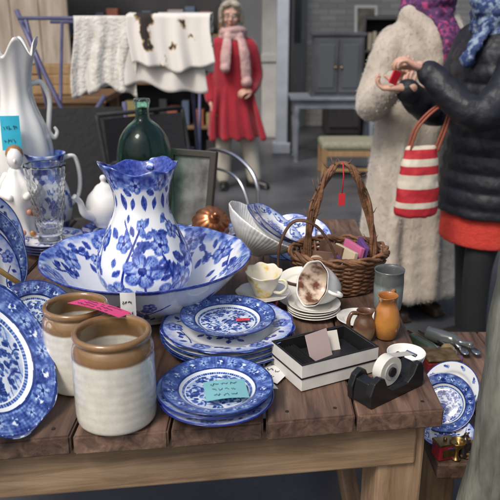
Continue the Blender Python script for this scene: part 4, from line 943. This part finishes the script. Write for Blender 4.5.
tc=N.new('ShaderNodeTexCoord'); sp=N.new('ShaderNodeSeparateXYZ'); L.new(tc.outputs['Object'],sp.inputs[0]); mr=N.new('ShaderNodeMapRange'); mr.inputs['From Max'].default_value=.27; L.new(sp.outputs['Z'],mr.inputs['Value'])
r=N.new('ShaderNodeValToRGB'); r.color_ramp.interpolation='CONSTANT'; e=r.color_ramp.elements
st_=[(0,1),(.14,0),(.22,1),(.42,0),(.62,1),(.74,0),(.84,1),(.97,0)]
while len(e)<len(st_): e.new(.5)
for i,(q,c) in enumerate(st_): e[i].position=q; e[i].color=(.45,.02,.03,1) if c else (.58,.52,.42,1)
L.new(mr.outputs[0],r.inputs[0]); L.new(r.outputs[0],N['Principled BSDF'].inputs['Base Color']); N['Principled BSDF'].inputs['Roughness'].default_value=.6
b.loft([(0,0,0,.082,.05),(0,0,.01,.09,.055),(0,0,.1,.088,.052),(0,0,.2,.078,.04),(0,0,.26,.068,.022),(0,0,.275,.064,.012)],36); b.build('body',SB,bgp,remesh=.006,smooth=2,disp=(.012,.05))
b=MB()
for s in (-1,1):
    P,Q=smooth_path([(-.05,s*.012,.26),(-.02,s*.012,.35),(.06,s*.012-.0,.42),(.11,s*.01,.40),(.065,s*.012,.25)],.005,8); b.tube(P,Q,8)
b.build('handles',M('tan_leather',(.25,.06,.03),.5),bgp)
# --- woman in long shearling coat
loc=(.815,3.36,0); yaw=R(22); sc_=1.035; WL=tolocal(loc,yaw,sc_)
p=empty('woman_in_long_coat',loc,(0,0,yaw)); p.scale=(sc_,)*3
FUR=M('cream_shearling',(.50,.44,.37),.95,bump=.7,bscale=70,col2=(.40,.35,.29),cscale=14,stretch=(1,1,.5),sheen=.4)
b=MB(); b.loft([(0,0,.13,.27,.24),(0,0,.15,.275,.245),(0,0,.5,.245,.21),(0,0,.85,.215,.18),(0,0,1.05,.2,.165),(0,0,1.25,.2,.15),(0,0,1.34,.18,.13),(0,.01,1.4,.12,.1),(0,.015,1.44,.1,.09)],40)
h1=WL((.635,2.98,1.215)); e1=WL((.555,3.2,1.08)); h2=WL((.72,2.92,1.17)); e2=WL((1.0,3.15,1.08))
b.limb([(-.13,0,1.31),(-.175,0,1.28),e1,h1+(e1-h1).normalized()*.03],[.08,.078,.07,.055],20,sub=12)
b.limb([(.13,0,1.31),(.175,0,1.28),e2,h2+(e2-h2).normalized()*.03],[.08,.078,.07,.055],20,sub=12)
b.limb([(-.1,-.02,1.42),(-.05,-.14,1.3),(-.03,-.17,1.0),(-.02,-.22,.5),(-.02,-.245,.16)],[.05,.05,.035,.028,.025],14)
b.limb([(.1,-.02,1.42),(.06,-.13,1.3),(.03,-.16,1.05)],[.05,.055,.04],14)
for a in range(5): b.limb([(-.16+.08*a,-.13,.9),(-.2+.1*a,-.16,.5),(-.22+.11*a,-.19,.15)],[.01,.03,.045],10)
coat=b.build('coat',FUR,p,remesh=.013,smooth=4,disp=(.012,.05))
fur(coat,15000,.006,FUR,p)
hand(p,h1,(WL((.64,2.9,1.26))-h1),(.3,-.2,1),.75,-1,.88); hand(p,h2,(WL((.64,2.86,1.2))-h2),(0,0,1),.7,1,.88)
b=MB(); 
for s in (-1,1): b.limb([(s*.09,0,.5),(s*.09,0,.1)],[.06,.05],14); shoes(b,s*.09,-.01,s*.1)
b.build('boots',M('brown_boot',(.05,.03,.02),.4),p,remesh=.007,smooth=1)
head(p,(0.02,-.035,1.585),R(20),R(14),(.25,.2,.15),'short')
b=MB(); PS_=M('purple_print_scarf',(.09,.02,.10),.8,col2=(.36,.05,.17),cscale=48,lo=.4,hi=.62,bump=.3,col3=(.05,.03,.09))
for k in range(3):
    b.tube([((.09+.012*math.sin(t*3+k))*math.cos(t),(.09+.012*math.cos(t*2+k))*math.sin(t)-.01,1.41+.032*k+.012*math.sin(t*2+k*2)) for t in np.linspace(0,6.283,40,endpoint=False)],.027,10,closed=True)
b.limb([(.03,-.1,1.42),(.04,-.19,1.3),(.05,-.21,1.12),(.05,-.21,1.0)],[.035,.05,.05,.045],12,flat=.45); b.limb([(-.02,-.1,1.42),(-.01,-.2,1.32),(-.0,-.215,1.18)],[.035,.045,.045],12,flat=.45)
b.build('scarf',PS_,p,remesh=.007,smooth=3,disp=(.018,.022))
# --- woman in red coat
loc=(-.15,6.12,0); yaw=R(6); p=empty('woman_in_red_coat',loc,(0,0,yaw)); s_=.955
p.scale=(s_,s_,s_)
RC=M('red_wool',(.36,.012,.028),.9,bump=.3,bscale=40,col2=(.25,.009,.02),cscale=6,sheen=.25)
b=MB(); b.loft([(0.02,0,.50,.255,.2),(0.02,0,.515,.257,.202),(.01,0,.7,.23,.18),(0,0,.95,.18,.145),(0,0,1.1,.18,.145),(0,0,1.25,.19,.14),(0,0,1.33,.175,.12),(0,.01,1.41,.09,.08)],40)
for a in range(5): b.limb([(-.15+.075*a,-.13,.95),(-.19+.1*a,-.17,.7),(-.2+.115*a,-.185,.505)],[.01,.025,.035],10)
b.limb([(-.12,0,1.31),(-.17,0,1.27),(-.225,.02,1.04),(-.21,-.08,.84)],[.068,.065,.055,.045],18); b.limb([(.12,0,1.31),(.17,0,1.27),(.225,.02,1.04),(.16,-.15,.93)],[.068,.065,.055,.045],18)
b.build('coat',RC,p,remesh=.011,smooth=3)
hand(p,(-.208,-.095,.82),(.15,-.25,-1),(1,-.2,0),.4,1,.92); hand(p,(.15,-.165,.925),(-.9,-.5,-.1),(0,.5,-.8),.5,-1,.92)
b=MB(); b.limb([(-.08,0,.6),(-.09,0,.4),(-.09,.02,.1)],[.085,.075,.065],18); b.limb([(.09,0,.6),(.15,-.02,.4),(.2,0,.1)],[.085,.078,.068],18)
b.build('trousers',M('cream_trousers',(.52,.48,.4),.85,col2=(.45,.41,.34),cscale=6),p,remesh=.009,smooth=2)
b=MB(); shoes(b,-.09,.02,-.1); shoes(b,.2,0,.9); b.build('shoes',M('black_shoe',(.015,.014,.014),.35),p,remesh=.006,smooth=1)
head(p,(-.01,-.03,1.555),R(-8),R(4),(.28,.25,.2),'short',True)
b=MB(); PK=M('pink_scarf',(.54,.36,.34),.9,col2=(.42,.25,.24),cscale=12,bump=.3)
for k in range(3):
    b.tube([((.095+.012*math.sin(t*3+k))*math.cos(t),(.09+.012*math.cos(t*2+k))*math.sin(t)-.01,1.37+.03*k+.012*math.sin(t*2+k*2)) for t in np.linspace(0,6.283,40,endpoint=False)],.03,10,closed=True)
b.limb([(-.05,-.1,1.38),(-.07,-.18,1.25),(-.08,-.19,1.12)],[.035,.05,.045],12,flat=.45); b.limb([(.06,-.1,1.38),(.09,-.17,1.25),(.11,-.185,1.0)],[.035,.05,.05],12,flat=.45)
b.build('scarf',PK,p,remesh=.008,smooth=3,disp=(.012,.03))
print('done')
